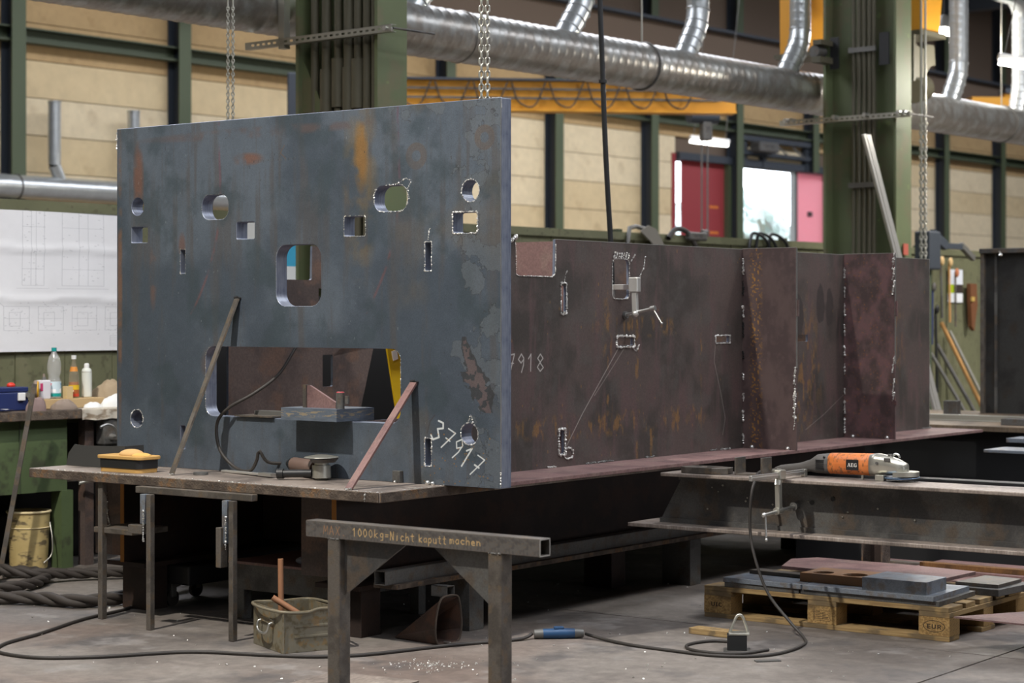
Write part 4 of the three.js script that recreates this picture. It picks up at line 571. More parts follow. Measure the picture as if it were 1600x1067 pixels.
{ // orange angle grinder lying along the beam
  const t = thing('angle_grinder', 'orange and grey angle grinder lying on the I-beam', 'grinder', toS(1.0, TY, -1.592), SR - 0.02); t.scale.setScalar(1.08); const y = .062;
  const orange = paintTex(512, 256, (u, v) => { const a = fbm(u, v, 6, 5, 601), b = fbm(u, v, 20, 4, 603); let k = mix3([216, 128, 66], [196, 106, 48], a); return mix3(k, [110, 74, 48], step(.56, .72, b) * .7); }, null); orange.repeat.set(1, 1);
  const badge = paintTex(256, 192, () => [24, 24, 26], (g, w, h) => { g.fillStyle = '#e8e4dc'; g.font = 'bold 92px serif'; g.textAlign = 'center'; g.textBaseline = 'middle'; g.fillText('AEG', w / 2, h / 2 + 4); });
  const ring = (x, ry, rz, yy) => [x, ry, rz, yy], loft = (secs, n = 24, sq = 2.6) => { const pos = [], uv = [], idx = []; secs.forEach(([x, ry, rz, cy], i) => { for (let j = 0; j <= n; j++) { const a = j / n * 2 * Math.PI, c = Math.cos(a), s = Math.sin(a), e = 2 / sq; pos.push(x, cy + ry * Math.sign(s) * Math.abs(s) ** e, rz * Math.sign(c) * Math.abs(c) ** e); uv.push(i / (secs.length - 1), j / n); } }); for (let i = 0; i < secs.length - 1; i++) for (let j = 0; j < n; j++) { const a = i * (n + 1) + j, b = a + n + 1; idx.push(a, a + 1, b, b, a + 1, b + 1); } const c0 = pos.length / 3; pos.push(secs[0][0], secs[0][3], 0); uv.push(0, 0); const L = secs[secs.length - 1]; pos.push(L[0], L[3], 0); uv.push(1, 0); const o = (secs.length - 1) * (n + 1); for (let j = 0; j < n; j++) { idx.push(c0, j + 1, j); idx.push(c0 + 1, o + j, o + j + 1); } const g = new THREE.BufferGeometry(); g.setAttribute('position', new THREE.Float32BufferAttribute(pos, 3)); g.setAttribute('uv', new THREE.Float32BufferAttribute(uv, 2)); g.setIndex(idx); g.computeVertexNormals(); return g; };
  t._loft = loft;
  part(t, 'motor_housing', loft([[-.05, .05, .046, y + .005], [.0, .051, .047, y + .006], [.12, .052, .048, y + .008], [.175, .053, .05, y + .008]]), std(0xffffff, { map: orange, roughness: .5 }));
  const rear = part(t, 'rear_handle', loft([[-.36, .012, .014, .022], [-.33, .02, .022, .026], [-.22, .022, .024, .04], [-.16, .03, .03, .052], [-.12, .046, .042, y], [-.05, .05, .046, y + .004]]), std(0x55524f, { roughness: .6 })); for (let i = 0; i < 6; i++) part(rear, 'vent_slot', bx(-.115, -.07, .035 + i * .009, .039 + i * .009, .04, .047), M.black); part(rear, 'screw', cyl([-.07, y + .035, .03], [-.07, y + .035, .045], .005, .005, 10), M.black);
  const head = part(t, 'gear_head', loft([[.17, .052, .05, y + .008], [.2, .054, .05, y + .01], [.24, .046, .046, y + .012], [.3, .036, .042, y + .004], [.34, .026, .034, y - .004]], 20, 3), M.zinc); part(head, 'screw', cyl([.215, y + .02, .048], [.215, y + .02, .053], .007, .007, 10), M.dark); part(head, 'lock_button', cyl([.26, y + .055, .0], [.26, y + .062, .0], .012, .012, 14), M.dark); part(head, 'window', bx(.25, .28, y + .03, y + .045, .04, .047), M.dark); part(head, 'hook', new THREE.TorusGeometry(.018, .005, 8, 18, 3.6).translate(.285, y + .045, -.01), M.silver);
  part(t, 'badge', new THREE.PlaneGeometry(.066, .05).translate(.085, y + .006, .0492), std(0xffffff, { map: badge, roughness: .5 })); part(t, 'spindle', cyl([.31, .02, 0], [.31, y - .02, 0], .018, .018, 16), M.silver); part(t, 'guard', merge([new THREE.CylinderGeometry(.085, .085, .02, 30, 1, true, 0, 3.4).translate(.315, .034, 0), new THREE.CylinderGeometry(.085, .085, .002, 30, 1, false, 0, 3.4).translate(.315, .044, 0)]), M.zinc);
  part(t, 'disc', lathe([[.01, 0], [.03, -.004], [.075, .001], [.084, .003], [.084, .006], [.03, .001], [.01, .004]], 36).rotateX(.05).translate(.32, .014, 0), std(0x6f86a2, { roughness: .3, metalness: .6 })); part(t, 'clamp_block', rbox(.045, .028, .03, .003, .235, .014, .05), M.zinc); part(t, 'pin', cyl([.13, 0, .03], [.13, .02, .03], .006, .006, 10), M.zinc);
  t.updateMatrixWorld(true); const loc = (p) => t.worldToLocal(V(...p)).toArray(), tail = [[-.36, .022, 0], [-.42, .012, .02]];
  part(t, 'power_cord', tube([...tail, ...[[1.29, .797, -10.38], [1.262, .785, -10.25], [1.235, .72, -10.2], [1.226, .513, -10.2], [1.252, .355, -10.15], [1.311, .198, -10.1], [1.405, .075, -10.0], [1.46, .01, -9.88], [1.4, .008, -9.66], [1.25, .008, -9.45], [1.12, .008, -9.39], [.95, .008, -9.42], [.8, .008, -9.53], [.6, .008, -9.7], [.45, .012, -9.88], [.37, .024, -9.96]].map(loc)], .0075, 160, 8), M.cable); }
{ // clamp hanging on the beam edge
  const t = sThing('screw_clamp', 'zinc screw clamp hooked over the I-beam edge', 'clamp', [.815, .6, -1.28], 'screw clamps'), cx = .815, yb = TY - .155;
  sPart(t, 'rail', merge([rx(cx - .009, cx + .009, TY + .012, TY + .04, -1.53, -.98, .003), rx(cx - .012, cx + .012, TY + .021, TY + .031, -1.53, -.98, .002)]), M.silver); sPart(t, 'fixed_jaw', rx(cx - .012, cx + .012, TY, TY + .04, -1.55, -1.52, .003), M.zinc);
  sPart(t, 'sliding_arm', merge([rx(cx - .02, cx + .02, TY + .0, TY + .052, -1.31, -1.25, .006), bar([cx, TY + .01, -1.27], [cx + .004, TY - .03, -1.25], .03, .03), bar([cx + .004, TY - .02, -1.255], [cx + .002, yb, -1.265], .026, .03)]), M.zinc); sPart(t, 'spindle_nut', cyl([cx, yb - .002, -1.24], [cx, yb + .002, -1.29], .019, .019, 14), M.zinc);
  sPart(t, 'spindle', cyl([cx, yb - .012, -1.12], [cx, yb + .008, -1.43], .009, .009, 14), M.silver); sPart(t, 'swivel_pad', cyl([cx, yb + .008, -1.42], [cx, yb + .009, -1.45], .022, .02, 16), M.dark); sPart(t, 'tommy_bar', cyl([cx, yb - .012, -1.13], [cx + .008, yb - .135, -1.125], .0055, .0055, 10), M.silver); sPart(t, 'bar_knob', new THREE.SphereGeometry(.009, 10, 8).translate(cx + .008, yb - .137, -1.125), M.silver); sPart(t, 'end_knob', new THREE.SphereGeometry(.014, 12, 8).translate(cx, yb - .012, -1.115), M.silver);
  // clamp through the web cut-out, gripping across the web
  const x = WX, u = sThing('screw_clamp', 'screw clamp gripping the web cut-out of the girder', 'clamp', [x + .05, 1.62, -1.72], 'screw clamps'), z = -1.72;
  sPart(u, 'rail', rx(x - .1, x + .09, 1.77, 1.8, z - .008, z + .008, .002), M.bright); sPart(u, 'fixed_jaw', rx(x - .1, x - .07, 1.62, 1.8, z - .012, z + .012, .003), M.bright); sPart(u, 'slide', rx(x + .04, x + .1, 1.755, 1.84, z - .02, z + .02, .006), M.bright); sPart(u, 'arm', bar([x + .07, 1.79, z], [x + .075, 1.63, z], .03, .024), M.bright); sPart(u, 'boss', new THREE.SphereGeometry(.02, 14, 10).translate(x + .075, 1.635, z), M.bright);
  sPart(u, 'spindle', cyl([x + .014, 1.628, z], [x + .185, 1.664, z - .01], .009, .009, 14), M.silver); sPart(u, 'swivel_pad', cyl([x + .002, 1.626, z], [x + .018, 1.629, z], .022, .02, 16), M.dark); sPart(u, 'end_knob', cyl([x + .17, 1.661, z - .01], [x + .2, 1.667, z - .011], .015, .015, 12), M.silver); sPart(u, 'tommy_bar', cyl([x + .185, 1.664, z - .01], [x + .25, 1.58, z], .004, .004, 8), M.zinc); sPart(u, 'bar_knob', new THREE.SphereGeometry(.007, 10, 8).translate(x + .25, 1.58, z), M.silver); }
{ const t = sThing('rusty_post', 'reddish channel post standing behind the loaded pallet', 'post', [.72, 0, -2.55]); for (const x of [.66, .78]) sPart(t, 'flange', rx(x - .005, x + .005, 0, .5, -2.6, -2.5, .002), M.tableEdge); sPart(t, 'web', rx(.66, .78, 0, .5, -2.6, -2.592, .002), M.shadedBrown); }
// ------------------------------------------------------------------ foreground trestle
{ const t = sThing('steel_trestle', 'square-tube steel trestle chalked with a 1000kg load note', 'trestle', [.62, 0, 1.365]);
  const X0 = .018, X1 = 1.25, y0 = .682, y1 = .752, z0 = 1.33, z1 = 1.4, w = .005;
  const face = paintTex(2048, 116, (u, v) => { const a = fbm(u * 17.6, v, 4, 5, 701), b = fbm(u * 17.6, v, 10, 4, 705); let k = mix3([104, 100, 96], [82, 80, 78], step(.36, .68, a)); k = mix3(k, [110, 96, 82], step(.5, .75, b) * .6); return k; }, (g, W, H) => {
    const R = rng(51), P = W / (X1 - X0); write(g, 'MAX.', .1 * P, 26, 44, 64, 12, 5, 'rgba(176,132,96,0.9)', R, 3);
    let x = .262 * P; for (const [s, cw, gap, h] of [['1000', 38, 12, 58], ['kg', 40, 10, 58], ['=', 34, 10, 54], ['Nicht', 36, 10, 60], [' ', 18, 6, 1], ['kaputt', 34, 8, 56], [' ', 12, 6, 1], ['machen', 38, 7, 54]]) { write(g, s, x, 28 + (R() - .5) * 8, cw, h, gap, 5.2, 'rgba(222,186,124,0.97)', R, 3); x += s.length * (cw + gap); }
  });
  const fm = std(0xffffff, { map: face, roughness: .5, metalness: .25 }), fg = new THREE.BoxGeometry(X1 - X0, y1 - y0 - .004, w).translate((X0 + X1) / 2, (y0 + y1) / 2, z1 - w / 2);
  sPart(t, 'beam', merge([rx(X0, X1, y1 - w, y1, z0, z1 - .002, .002), rx(X0, X1, y0, y0 + w, z0, z1 - .002, .002), bx(X0, X1, y0, y1, z0, z0 + w)]), M.trestle); sPart(t, 'beam_face', fg, [M.trestle, M.trestle, M.trestle, M.trestle, fm, M.trestle], 'chalk-written tube face');
  sPart(t, 'end_rim', merge([bx(X1, X1 + .001, y0, y0 + w, z0, z1), bx(X1, X1 + .001, y1 - w, y1, z0, z1), bx(X1, X1 + .001, y0, y1, z0, z0 + w), bx(X1, X1 + .001, y0, y1, z1 - w, z1)]), M.bright);
  for (const x of [.175, 1.03]) { sPart(t, 'leg', rx(x - .035, x + .035, 0, y0, z0, z1, .006), M.trestle); sPart(t, 'weld_bead', bead([[x - .034, y0, z1 + .001], [x + .034, y0, z1 + .001]], .004, 97), M.grey); sPart(t, 'foot_plate', rx(x - .09, x + .09, 0, .008, z0 - .06, z1 + .06, .002), M.dark); }
  sPart(t, 'gusset', extrude(poly([[.21, y0], [.55, y0], [.21, .445]]), .008).translate(0, 0, 1.36), M.dark); sPart(t, 'gusset', extrude(poly([[.995, y0], [.69, y0], [.995, .46]]), .008).translate(0, 0, 1.36), M.dark);
  sPart(t, 'foot_rail', rx(.1, 1.1, .01, .05, .9, .94, .004).translate(0, 0, -.2).translate(0, 0, .63), M.dark);
}
// ------------------------------------------------------------------ tool box and hammers
{ const t = thing('metal_tool_crate', 'dented grey-green metal crate with a wire drop handle', 'crate', toW(-1.1, 0, -9.5), .5236); const L = .3, D = .36, h = .2;
  const cm = dataTex(512, 256, (u, v) => { const a = fbm(u, v, 4, 5, 721), b = fbm(u, v, 14, 4, 725); let k = mix3([142, 136, 118], [114, 108, 92], a); k = mix3(k, [92, 80, 54], step(.5, .75, b) * .6); return mix3(k, [146, 110, 62], step(.62, .75, fbm(u, v, 9, 4, 729)) * .5); }); const m = std(0xffffff, { map: sized(cm, .4), roughness: .55, metalness: .2 });
  part(t, 'front_wall', rx(0, L, 0, h, -.004, 0, .001), m); part(t, 'back_wall', rx(0, L, 0, h, -D, -D + .004, .001), m); part(t, 'end_wall', rx(0, .004, 0, h + .004, -D, 0, .001), m); part(t, 'end_wall', rx(L - .004, L, 0, h, -D, 0, .001), m); part(t, 'bottom', rx(0, L, 0, .004, -D, 0, .001), m);
  part(t, 'rim', tube([[0, h, 0], [.13, h - .008, .006], [.19, h + .004, .0], [L, h, 0], [L, h, -D], [.15, h, -D], [0, h + .004, -D]], .008, 80, 8, true), m); for (const y of [.07, .12]) part(t, 'pressed_rib', rx(.06, L - .04, y, y + .012, 0, .004, .002), m); part(t, 'corner_seam', cyl([.004, 0, .002], [.004, h, .002], .006, .006, 10), m);
  const hd = part(t, 'handle', tube([[-.006, .135, -.11], [-.022, .13, -.11], [-.03, .1, -.115], [-.032, .085, -.14], [-.032, .085, -.21], [-.03, .1, -.24], [-.022, .13, -.245], [-.006, .135, -.245]], .006, 50, 8), M.silver); part(hd, 'bracket', rx(-.01, 0, .13, .15, -.26, -.095, .002), m);
  const hammer = (lab, a, b, r, head) => { const hh = thing('hammer', lab, 'hammer', toW(-1.1, 0, -9.5), .5236, 'hammers in the crate'); part(hh, 'handle', cyl(a, b, r, r * .9, 16), std(0x9c6f50, { roughness: .6 })); part(hh, 'head', rbox(.11, .035, .035, .006, head[0], head[1], head[2]), M.dark); };
  hammer('hammer with an upright wooden handle in the crate', [.08, .03, -.2], [.08, .43, -.21], .015, [.08, .025, -.2]); hammer('hammer with a slanting tan handle over the crate rim', [.16, .15, -.1], [.02, .25, -.17], .016, [.18, .12, -.09]); }
// ------------------------------------------------------------------ chute, tubes, plate and dolly below the girder
{ const t = sThing('tapered_chute', 'tapered brown sheet-steel chute with an open mouth', 'chute', [-.5, 0, 0]);
  const mouth = [[.07, .0], [-.09, .0], [-.115, .06], [-.1, .19], [-.085, .22], [.035, .225], [.06, .2], [.09, .08]], far = mouth.map(([z, y]) => [z * .5, y * .06]); const pos = [], idx = [], n = mouth.length;
  for (let s = 0; s < 2; s++) for (const [z, y] of s ? far : mouth) pos.push(s ? -.66 : -.36, y + .002, z - .03); for (let i = 0; i < n; i++) { const j = (i + 1) % n; idx.push(i, j, n + i, j, n + j, n + i); } const g = new THREE.BufferGeometry(); g.setAttribute('position', new THREE.Float32BufferAttribute(pos, 3)); g.setIndex(idx); sPart(t, 'shell', uvBox(g), std(0xc8b4a6, { map: sized(texBrown, .6), roughness: .6 }));
  sPart(t, 'mouth_rim', tube(mouth.map(([z, y]) => [-.36, y + .004, z - .03]), .006, 60, 6, true), M.tableEdge); solo('bright_offcut', 'bright steel sliver lying in the chute mouth', 'offcut', box(.04, .006, .012, 0, .008, 0), M.silver, toS(-.35, 0, -.02), SR);
  solo('tube_offcut', 'short dark square tube offcut lying on the chute', 'offcut', merge([bx(-.05, .05, 0, .004, -.03, .03), bx(-.05, .05, .05, .054, -.03, .03), bx(-.05, .05, 0, .054, -.03, -.026), bx(-.05, .05, 0, .054, .026, .03)]), M.dark, toS(-.41, .227, -.06), SR); }
{ const a = sThing('steel_tube', 'long dark square tube lying under the girder', 'tube', [-.56, .3, -1], 'long stock under the girder'); sPart(a, 'tube', merge([rx(-.6, -.53, .3, .304, -3.2, .24, .001), rx(-.6, -.53, .366, .37, -3.2, .24, .001), bx(-.6, -.596, .3, .37, -3.2, .24), bx(-.534, -.53, .3, .37, -3.2, .24)]), M.dark);
  const b = sThing('steel_bar', 'flat rusty bar lying below the square tube', 'bar', [-.56, .28, -1], 'long stock under the girder'); sPart(b, 'bar', rx(-.66, -.5, .275, .3, -3.0, .18, .003), M.tableEdge); const c = sThing('stock_stand', 'low dark stand carrying the long stock', 'stand', [-.6, 0, -.6]); for (const z of [-.45, -2.6]) sPart(c, 'post', rx(-.7, -.5, 0, .275, z - .06, z + .06, .003), M.dark); 
  const p = sThing('plate_trolley', 'low table with a pale flat plate behind the crate', 'trolley', [-1.35, 0, -.3]); sPart(p, 'top_plate', rx(-1.8, -1.05, .3, .315, -.75, .05, .003), M.red); sPart(p, 'apron', rx(-1.78, -1.07, .16, .3, .0, .02, .003), M.dark); sPart(p, 'apron', rx(-1.08, -1.06, .16, .3, -.72, 0, .003), M.dark); for (const [x, z] of [[-1.75, -.02], [-1.1, -.02], [-1.75, -.7], [-1.1, -.7]]) sPart(p, 'leg', rx(x - .03, x + .03, 0, .3, z - .03, z + .03, .003), M.dark);
  const r = thing('grey_glove', 'crumpled grey work glove on the pale plate', 'glove', toS(-1.33, .315, -.05), SR); part(r, 'palm', new THREE.SphereGeometry(.045, 14, 10).scale(1.3, .5, .9).translate(0, .02, 0), std(0x8a8e98, { roughness: .95 })); for (let i = 0; i < 4; i++) part(r, 'finger', tube([[.03, .02, -.03 + i * .018], [.08, .035, -.035 + i * .022], [.11, .015, -.04 + i * .028]], .011, 10, 8), std(0x9498a2, { roughness: .95 })); solo('ring_washer', 'small dark ring lying by the grey glove', 'ring', new THREE.TorusGeometry(.02, .006, 8, 20).rotateX(Math.PI / 2).translate(0, .006, 0), M.black, toS(-1.17, .315, .03));
  const d = sThing('black_dolly', 'low black dolly on castors under the table', 'dolly', [-2.4, 0, -.25]); sPart(d, 'deck', rx(-2.62, -2.2, .13, .24, -.5, -.05, .01), M.black); for (const [x, z] of [[-2.39, -.1], [-2.56, -.45], [-2.24, -.45]]) { sPart(d, 'castor', cyl([x - .012, .045, z], [x + .012, .045, z], .045, .045, 20), M.rubber); sPart(d, 'fork', rx(x - .022, x + .022, .05, .13, z - .02, z + .02, .004), M.grey); } }
// ------------------------------------------------------------------ cables and connector on the floor
{ const t = thing('extension_lead', 'thin dark cable looping over the floor to the blue plug', 'cable', toW(-1, 0, -9.6)); const o = [1, 0, 9.6];
  part(t, 'cable', tube([[-1.95, .009, -12.4], [-2.02, .009, -11.8], [-2.09, .009, -11.4], [-2.12, .009, -10.93], [-2.28, .009, -10.54], [-2.4, .009, -10.05], [-2.5, .009, -9.72], [-2.47, .009, -9.52], [-2.24, .009, -9.35], [-1.97, .009, -9.37], [-1.54, .009, -9.51], [-1.2, .009, -9.43], [-.95, .009, -9.38], [-.73, .009, -9.42], [-.31, .009, -9.7], [.06, .012, -9.9], [.1, .025, -9.95]].map((p) => p.map((v, i) => v + o[i])), .009, 160, 8), M.cable);
  const c = thing('blue_connector', 'blue and grey plug coupling lying on the floor', 'plug', toW(.235, 0, -9.96), .1); part(c, 'socket_body', cyl([-.08, .026, 0], [.0, .026, 0], .024, .026, 20), M.blue); part(c, 'plug_body', cyl([.0, .026, 0], [.08, .026, 0], .027, .024, 20), M.blue); part(c, 'latch', rbox(.05, .014, .03, .004, 0, .054, 0), M.blue); part(c, 'end_cap', cyl([-.125, .025, 0], [-.08, .026, 0], .022, .025, 18), M.grey); part(c, 'end_cap', cyl([.08, .026, 0], [.125, .025, 0], .025, .02, 18), M.grey);
  const u = thing('loose_lead', 'loose cable loop lying round the magnet base', 'cable', toW(1, 0, -9.7)); part(u, 'cable', tube([[1.24, .008, -9.58], [1.1, .008, -9.475], [.95, .008, -9.5], [.86, .008, -9.6], [.86, .008, -9.72], [.95, .008, -9.82], [1.02, .008, -9.84], [1.12, .01, -9.78]].map((p) => [p[0] - 1, p[1], p[2] + 9.7]), .0075, 60, 8), M.cable);
  // twisted hose bundle on the left
  const h = thing('twisted_hose', 'thick twisted hose bundle snaking over the floor by the bucket', 'hose', toW(-2.6, 0, -11.5));
  const path = new THREE.CatmullRomCurve3([[-3.75, .04, -11.5], [-3.35, .04, -11.5], [-2.98, .04, -11.52], [-2.83, .04, -11.75], [-2.85, .045, -12.1], [-3.0, .045, -12.25], [-3.12, .05, -12.2], [-3.1, .09, -12.0], [-2.9, .07, -11.95], [-2.7, .05, -12.1], [-2.45, .045, -12.2], [-2.1, .05, -12.35]].map((p) => V(...p)), false, 'centripetal'), path2 = new THREE.CatmullRomCurve3([[-3.8, .04, -11.3], [-3.2, .04, -11.13], [-2.7, .04, -11.12], [-2.4, .04, -11.0], [-2.15, .05, -11.15], [-2.05, .12, -11.5], [-1.95, .17, -11.85]].map((p) => V(...p)), false, 'centripetal');
  const strand = (p, ph, R, r, turns, N) => { const pts = [], fr = p.computeFrenetFrames(N, false); for (let i = 0; i <= N; i++) { const q = p.getPointAt(i / N), a = ph + i / N * turns * 6.283; q.add(fr.normals[i].clone().multiplyScalar(Math.cos(a) * R)).add(fr.binormals[i].clone().multiplyScalar(Math.sin(a) * R)); q.y = Math.max(q.y, r + .001); pts.push([q.x + 2.6, q.y, q.z + 11.5]); } return tube(pts, r, N * 2, 8); };
  for (let i = 0; i < 3; i++) part(h, 'strand', strand(path, i * 2.094, .016, .019, 9, 150), M.rubber); const h2 = thing('twisted_hose', 'thick twisted hose bundle running towards the black dolly', 'hose', toW(-2.6, 0, -11.5)); for (let i = 0; i < 3; i++) part(h2, 'strand', strand(path2, i * 2.094, .018, .022, 5, 110), M.rubber);
  const hb = thing('thin_hose', 'thin black hose lying behind the twisted bundle', 'hose', toW(-2.6, 0, -12.55)); part(hb, 'tube', tube([[-.25, .012, 0], [-.05, .012, .03], [.15, .012, 0], [.4, .012, -.03]], .012, 40, 8), M.black); }
{ // bucket and leaning bar
  const bt = paintTex(512, 384, (u, v) => { const a = fbm(u, v, 5, 5, 741), b = fbm(u, v, 11, 5, 745); let k = mix3([208, 188, 132], [176, 152, 98], a); return mix3(k, [92, 80, 60], step(.54, .72, b) * .8); }, (g) => { g.fillStyle = '#c25a24'; g.fillRect(330, 220, 40, 34); g.strokeStyle = 'rgba(60,50,40,0.6)'; g.lineWidth = 3; for (let i = 0; i < 6; i++) { g.beginPath(); g.moveTo(330 + i * 6, 180 + i * 14); g.lineTo(440 + i * 4, 178 + i * 15); g.stroke(); } });
  const t = thing('paint_bucket', 'dirty cream plastic bucket with an orange label', 'bucket', toB(-.175, 0, -.06)); const s = new THREE.CylinderGeometry(.135, .118, .36, 36, 4, true).translate(0, .19, 0); part(t, 'shell', s, std(0xffffff, { map: bt, roughness: .7 })); part(t, 'bottom', cyl([0, .01, 0], [0, .02, 0], .118, .118, 30), M.cream); part(t, 'rim', new THREE.TorusGeometry(.136, .008, 8, 36).rotateX(Math.PI / 2).translate(0, .37, 0), M.cream); part(t, 'hoop', new THREE.TorusGeometry(.132, .004, 6, 36).rotateX(Math.PI / 2).translate(0, .27, 0), M.cream);
  part(t, 'contents', cyl([0, .3, 0], [0, .302, 0], .13, .13, 30), M.tableEdge); part(t, 'bail', tube([[.135, .3, 0], [.16, .2, .04], [.16, .1, .06], [.12, .05, .1]], .004, 24, 6), M.zinc);
  const b = thing('hooked_bar', 'long grey steel bar with hooked foot leaning on the bench', 'bar', toW(-3.3, 0, -12.65)); part(b, 'bar', bar([.14, .06, .4], [.33, 1.2, .32], .03, .012), M.trestle); part(b, 'hook', tube([[.14, .07, .4], [.15, .02, .4], [.2, .009, .39], [.28, .009, .38]], .008, 24, 8), M.silver); }
// ------------------------------------------------------------------ magnet base on the floor
{ const t = thing('magnet_clamp', 'small black magnet block with a steel ring handle', 'magnet', toW(1.09, 0, -9.6), -.1); part(t, 'block', rbox(.095, .075, .08, .003, 0, .043, 0), M.black); part(t, 'base_plate', rbox(.13, .006, .11, .002, 0, .003, 0), M.dark); part(t, 'top_plate', rbox(.1, .01, .085, .002, .01, .085, 0), M.zinc); part(t, 'ring', tube([[-.036, .088, .01], [-.016, .135, .006], [.0, .168, .0], [.012, .174, 0], [.024, .168, 0], [.038, .135, -.006], [.052, .088, -.01]], .007, 40, 8), M.zinc);
  const w = solo('wood_lath', 'short pale wood lath lying behind the magnet', 'lath', bar([-.1, .016, -.1], [.12, .016, .08], .09, .03), std(0xffffff, { map: sized(texWood, .3), roughness: .8 }), toW(1.03, 0, -10.05)); 
  solo('floor_sheet', 'thin dark steel strip on the floor by the magnet', 'strip', box(.12, .006, .04, 0, .003, 0), M.dark, toW(1.2, 0, -9.3), .2); solo('floor_sheet', 'flat steel sheet on the floor at the trestle foot', 'sheet', rx(-.26, .2, 0, .008, -.2, .25, .002), M.table, toS(.02, 0, 1.08), SR + .12); }
// ------------------------------------------------------------------ pallet with plates
{ const X0 = .2, X1 = 1.62, Z0 = -1.55, Z1 = -2.5, K = 1.18, t = sThing('wooden_pallet', 'stamped wooden flat pallet loaded with steel plates', 'pallet', [.86, 0, -1.98]);
  const stamp = (kind, s) => paintTex(256, 192, (u, v) => chipField(u * .35 + s, v * .28), (g, w, h) => { g.strokeStyle = g.fillStyle = 'rgba(30,22,16,0.85)'; g.lineWidth = 6; g.textAlign = 'center'; g.textBaseline = 'middle';
    if (kind === 'EUR') { g.beginPath(); g.ellipse(w / 2, h / 2, 88, 58, 0, 0, 7); g.stroke(); g.lineWidth = 4; g.font = 'bold 66px sans-serif'; g.fillText('EUR', w / 2, h / 2 + 4); } else if (kind === 'UIC') { g.font = 'bold 64px sans-serif'; g.fillText('UIC', w / 2 - 10, h / 2); } else { g.lineWidth = 3; for (let i = 0; i < 5; i++) { g.fillRect(70, 60 + i * 18, 40 + (i * 37 % 60), 5); g.fillRect(130, 64 + i * 17, 30 + (i * 23 % 40), 5); } g.strokeRect(52, 50, 150, 108); g.fillRect(58, 60, 5, 90); } });
  const chip = std(0xffffff, { map: sized(paintTex(256, 256, chipField, null), .3), roughness: .9 }), pos = [X0 + .083, (X0 + X1) / 2, X1 - .083];
  for (let i = 0; i < 3; i++) for (let j = 0; j < 3; j++) { const m = j === 0 ? std(0xffffff, { map: stamp(['UIC', 'mark', 'EUR'][i], i * .3), roughness: .9 }) : chip; const z = [Z0 - .06, (Z0 + Z1) / 2, Z1 + .06][j]; const o = sPart(t, 'block', new THREE.BoxGeometry(.166, .092, .12).translate(pos[i], .026 + .046, z), j === 0 ? [chip, chip, chip, chip, m, chip] : chip); }
  for (const [z, w] of [[Z0 - .06, .118], [(Z0 + Z1) / 2, .17], [Z1 + .06, .118]]) sPart(t, 'bottom_board', rx(X0, X1, 0, .026, z - w / 2, z + w / 2, .003), M.wood); for (const x of pos) sPart(t, 'stringer_board', rx(x - .083, x + .083, .118, .144, Z1, Z0, .003), M.wood);
  const R = rng(63); let z = Z0; for (const [w, gap] of [[.168, .04], [.118, .046], [.168, .046], [.118, .04], [.168, 0]]) { sPart(t, 'deck_board', rx(X0, X1 + (R() - .5) * .015, .144, .17, z - w, z, .003), M.wood); z -= w + gap; }
  const P = (name, lab, y0, th, pts, m, hol) => { pts = pts.map(([x, zz]) => [.2 + (x - .23) * 1.127, Z0 + (zz + 1.575) * 1.15]); y0 = .17 + (y0 - .144) * K; th *= K; const s = poly(pts.map(([x, zz]) => [x, -zz])); if (hol) hol.forEach((q) => s.holes.push(q)); const g = uvBox(extrude(s, th - .003, .0015, 8).rotateX(-Math.PI / 2).translate(0, y0 + .0015, 0)); const o = sThing(name, lab, 'plate', [pts[0][0], y0, pts[0][1]], 'plates on the pallet'); sPart(o, 'plate', g, m); return o; };
  P('steel_plate', 'lowest left dark plate on the pallet front edge', .144, .022, [[.34, -1.58], [.74, -1.575], [.74, -1.95], [.34, -1.95]], M.dark); P('steel_plate', 'lowest right dark plate on the pallet front edge', .144, .022, [[.75, -1.575], [1.44, -1.575], [1.42, -2.0], [.75, -1.95]], M.dark); P('steel_plate', 'second-layer bluish left plate on the pallet front', .166, .022, [[.335, -1.575], [.755, -1.565], [.755, -1.92], [.36, -1.92]], M.bluePlate); P('steel_plate', 'second-layer bluish right plate on the pallet front', .166, .022, [[.765, -1.565], [1.42, -1.56], [1.4, -1.98], [.765, -1.93]], M.bluePlate);
  P('steel_plate', 'narrow flat bar at the back left of the pallet stack', .188, .018, [[.37, -1.76], [.685, -1.74], [.685, -1.8], [.38, -1.84]], M.trestle); const c = P('cut_plate', 'dark plate with two half-round cut-outs and rusty orange top', .188, .04, [[.7, -1.66], [1.05, -1.66], [1.05, -1.88], [.7, -1.88]], std(0xffffff, { map: sized(dataTex(128, 128, (u, v) => mix3([150, 104, 62], [120, 100, 84], fbm(u, v, 4, 4, 761))), .3), roughness: .6 }), [disc(.83, 1.72, .055), disc(1.01, 1.73, .065)]);
  P('thick_block', 'thick blue-black steel block on top of the pallet stack', .188, .055, [[1.065, -1.575], [1.38, -1.575], [1.37, -1.8], [1.065, -1.82]], M.bluePlate).userData.category = 'block'; 
  P('steel_plate', 'large reddish thin plate spread over the pallet back', .19, .016, [[.42, -1.98], [.98, -1.95], [1.02, -2.0], [1.26, -2.04], [1.27, -2.34], [.9, -2.38], [.4, -2.38], [.32, -2.25]], M.red); P('steel_plate', 'dark plate on the right side of the pallet deck', .144, .03, [[1.28, -2.03], [1.52, -2.03], [1.55, -2.35], [1.3, -2.38]], M.dark); P('steel_plate', 'grey plate corner resting on the right pallet stack', .174, .016, [[1.29, -2.07], [1.5, -2.07], [1.5, -2.34], [1.31, -2.36]], M.trestle);
  const one = (name, lab, cat, q, m) => { const o = sThing(name, lab, cat, [(q[0] + q[1]) / 2, q[2], (q[4] + q[5]) / 2]); sPart(o, cat, rx(...q, .002), m); };
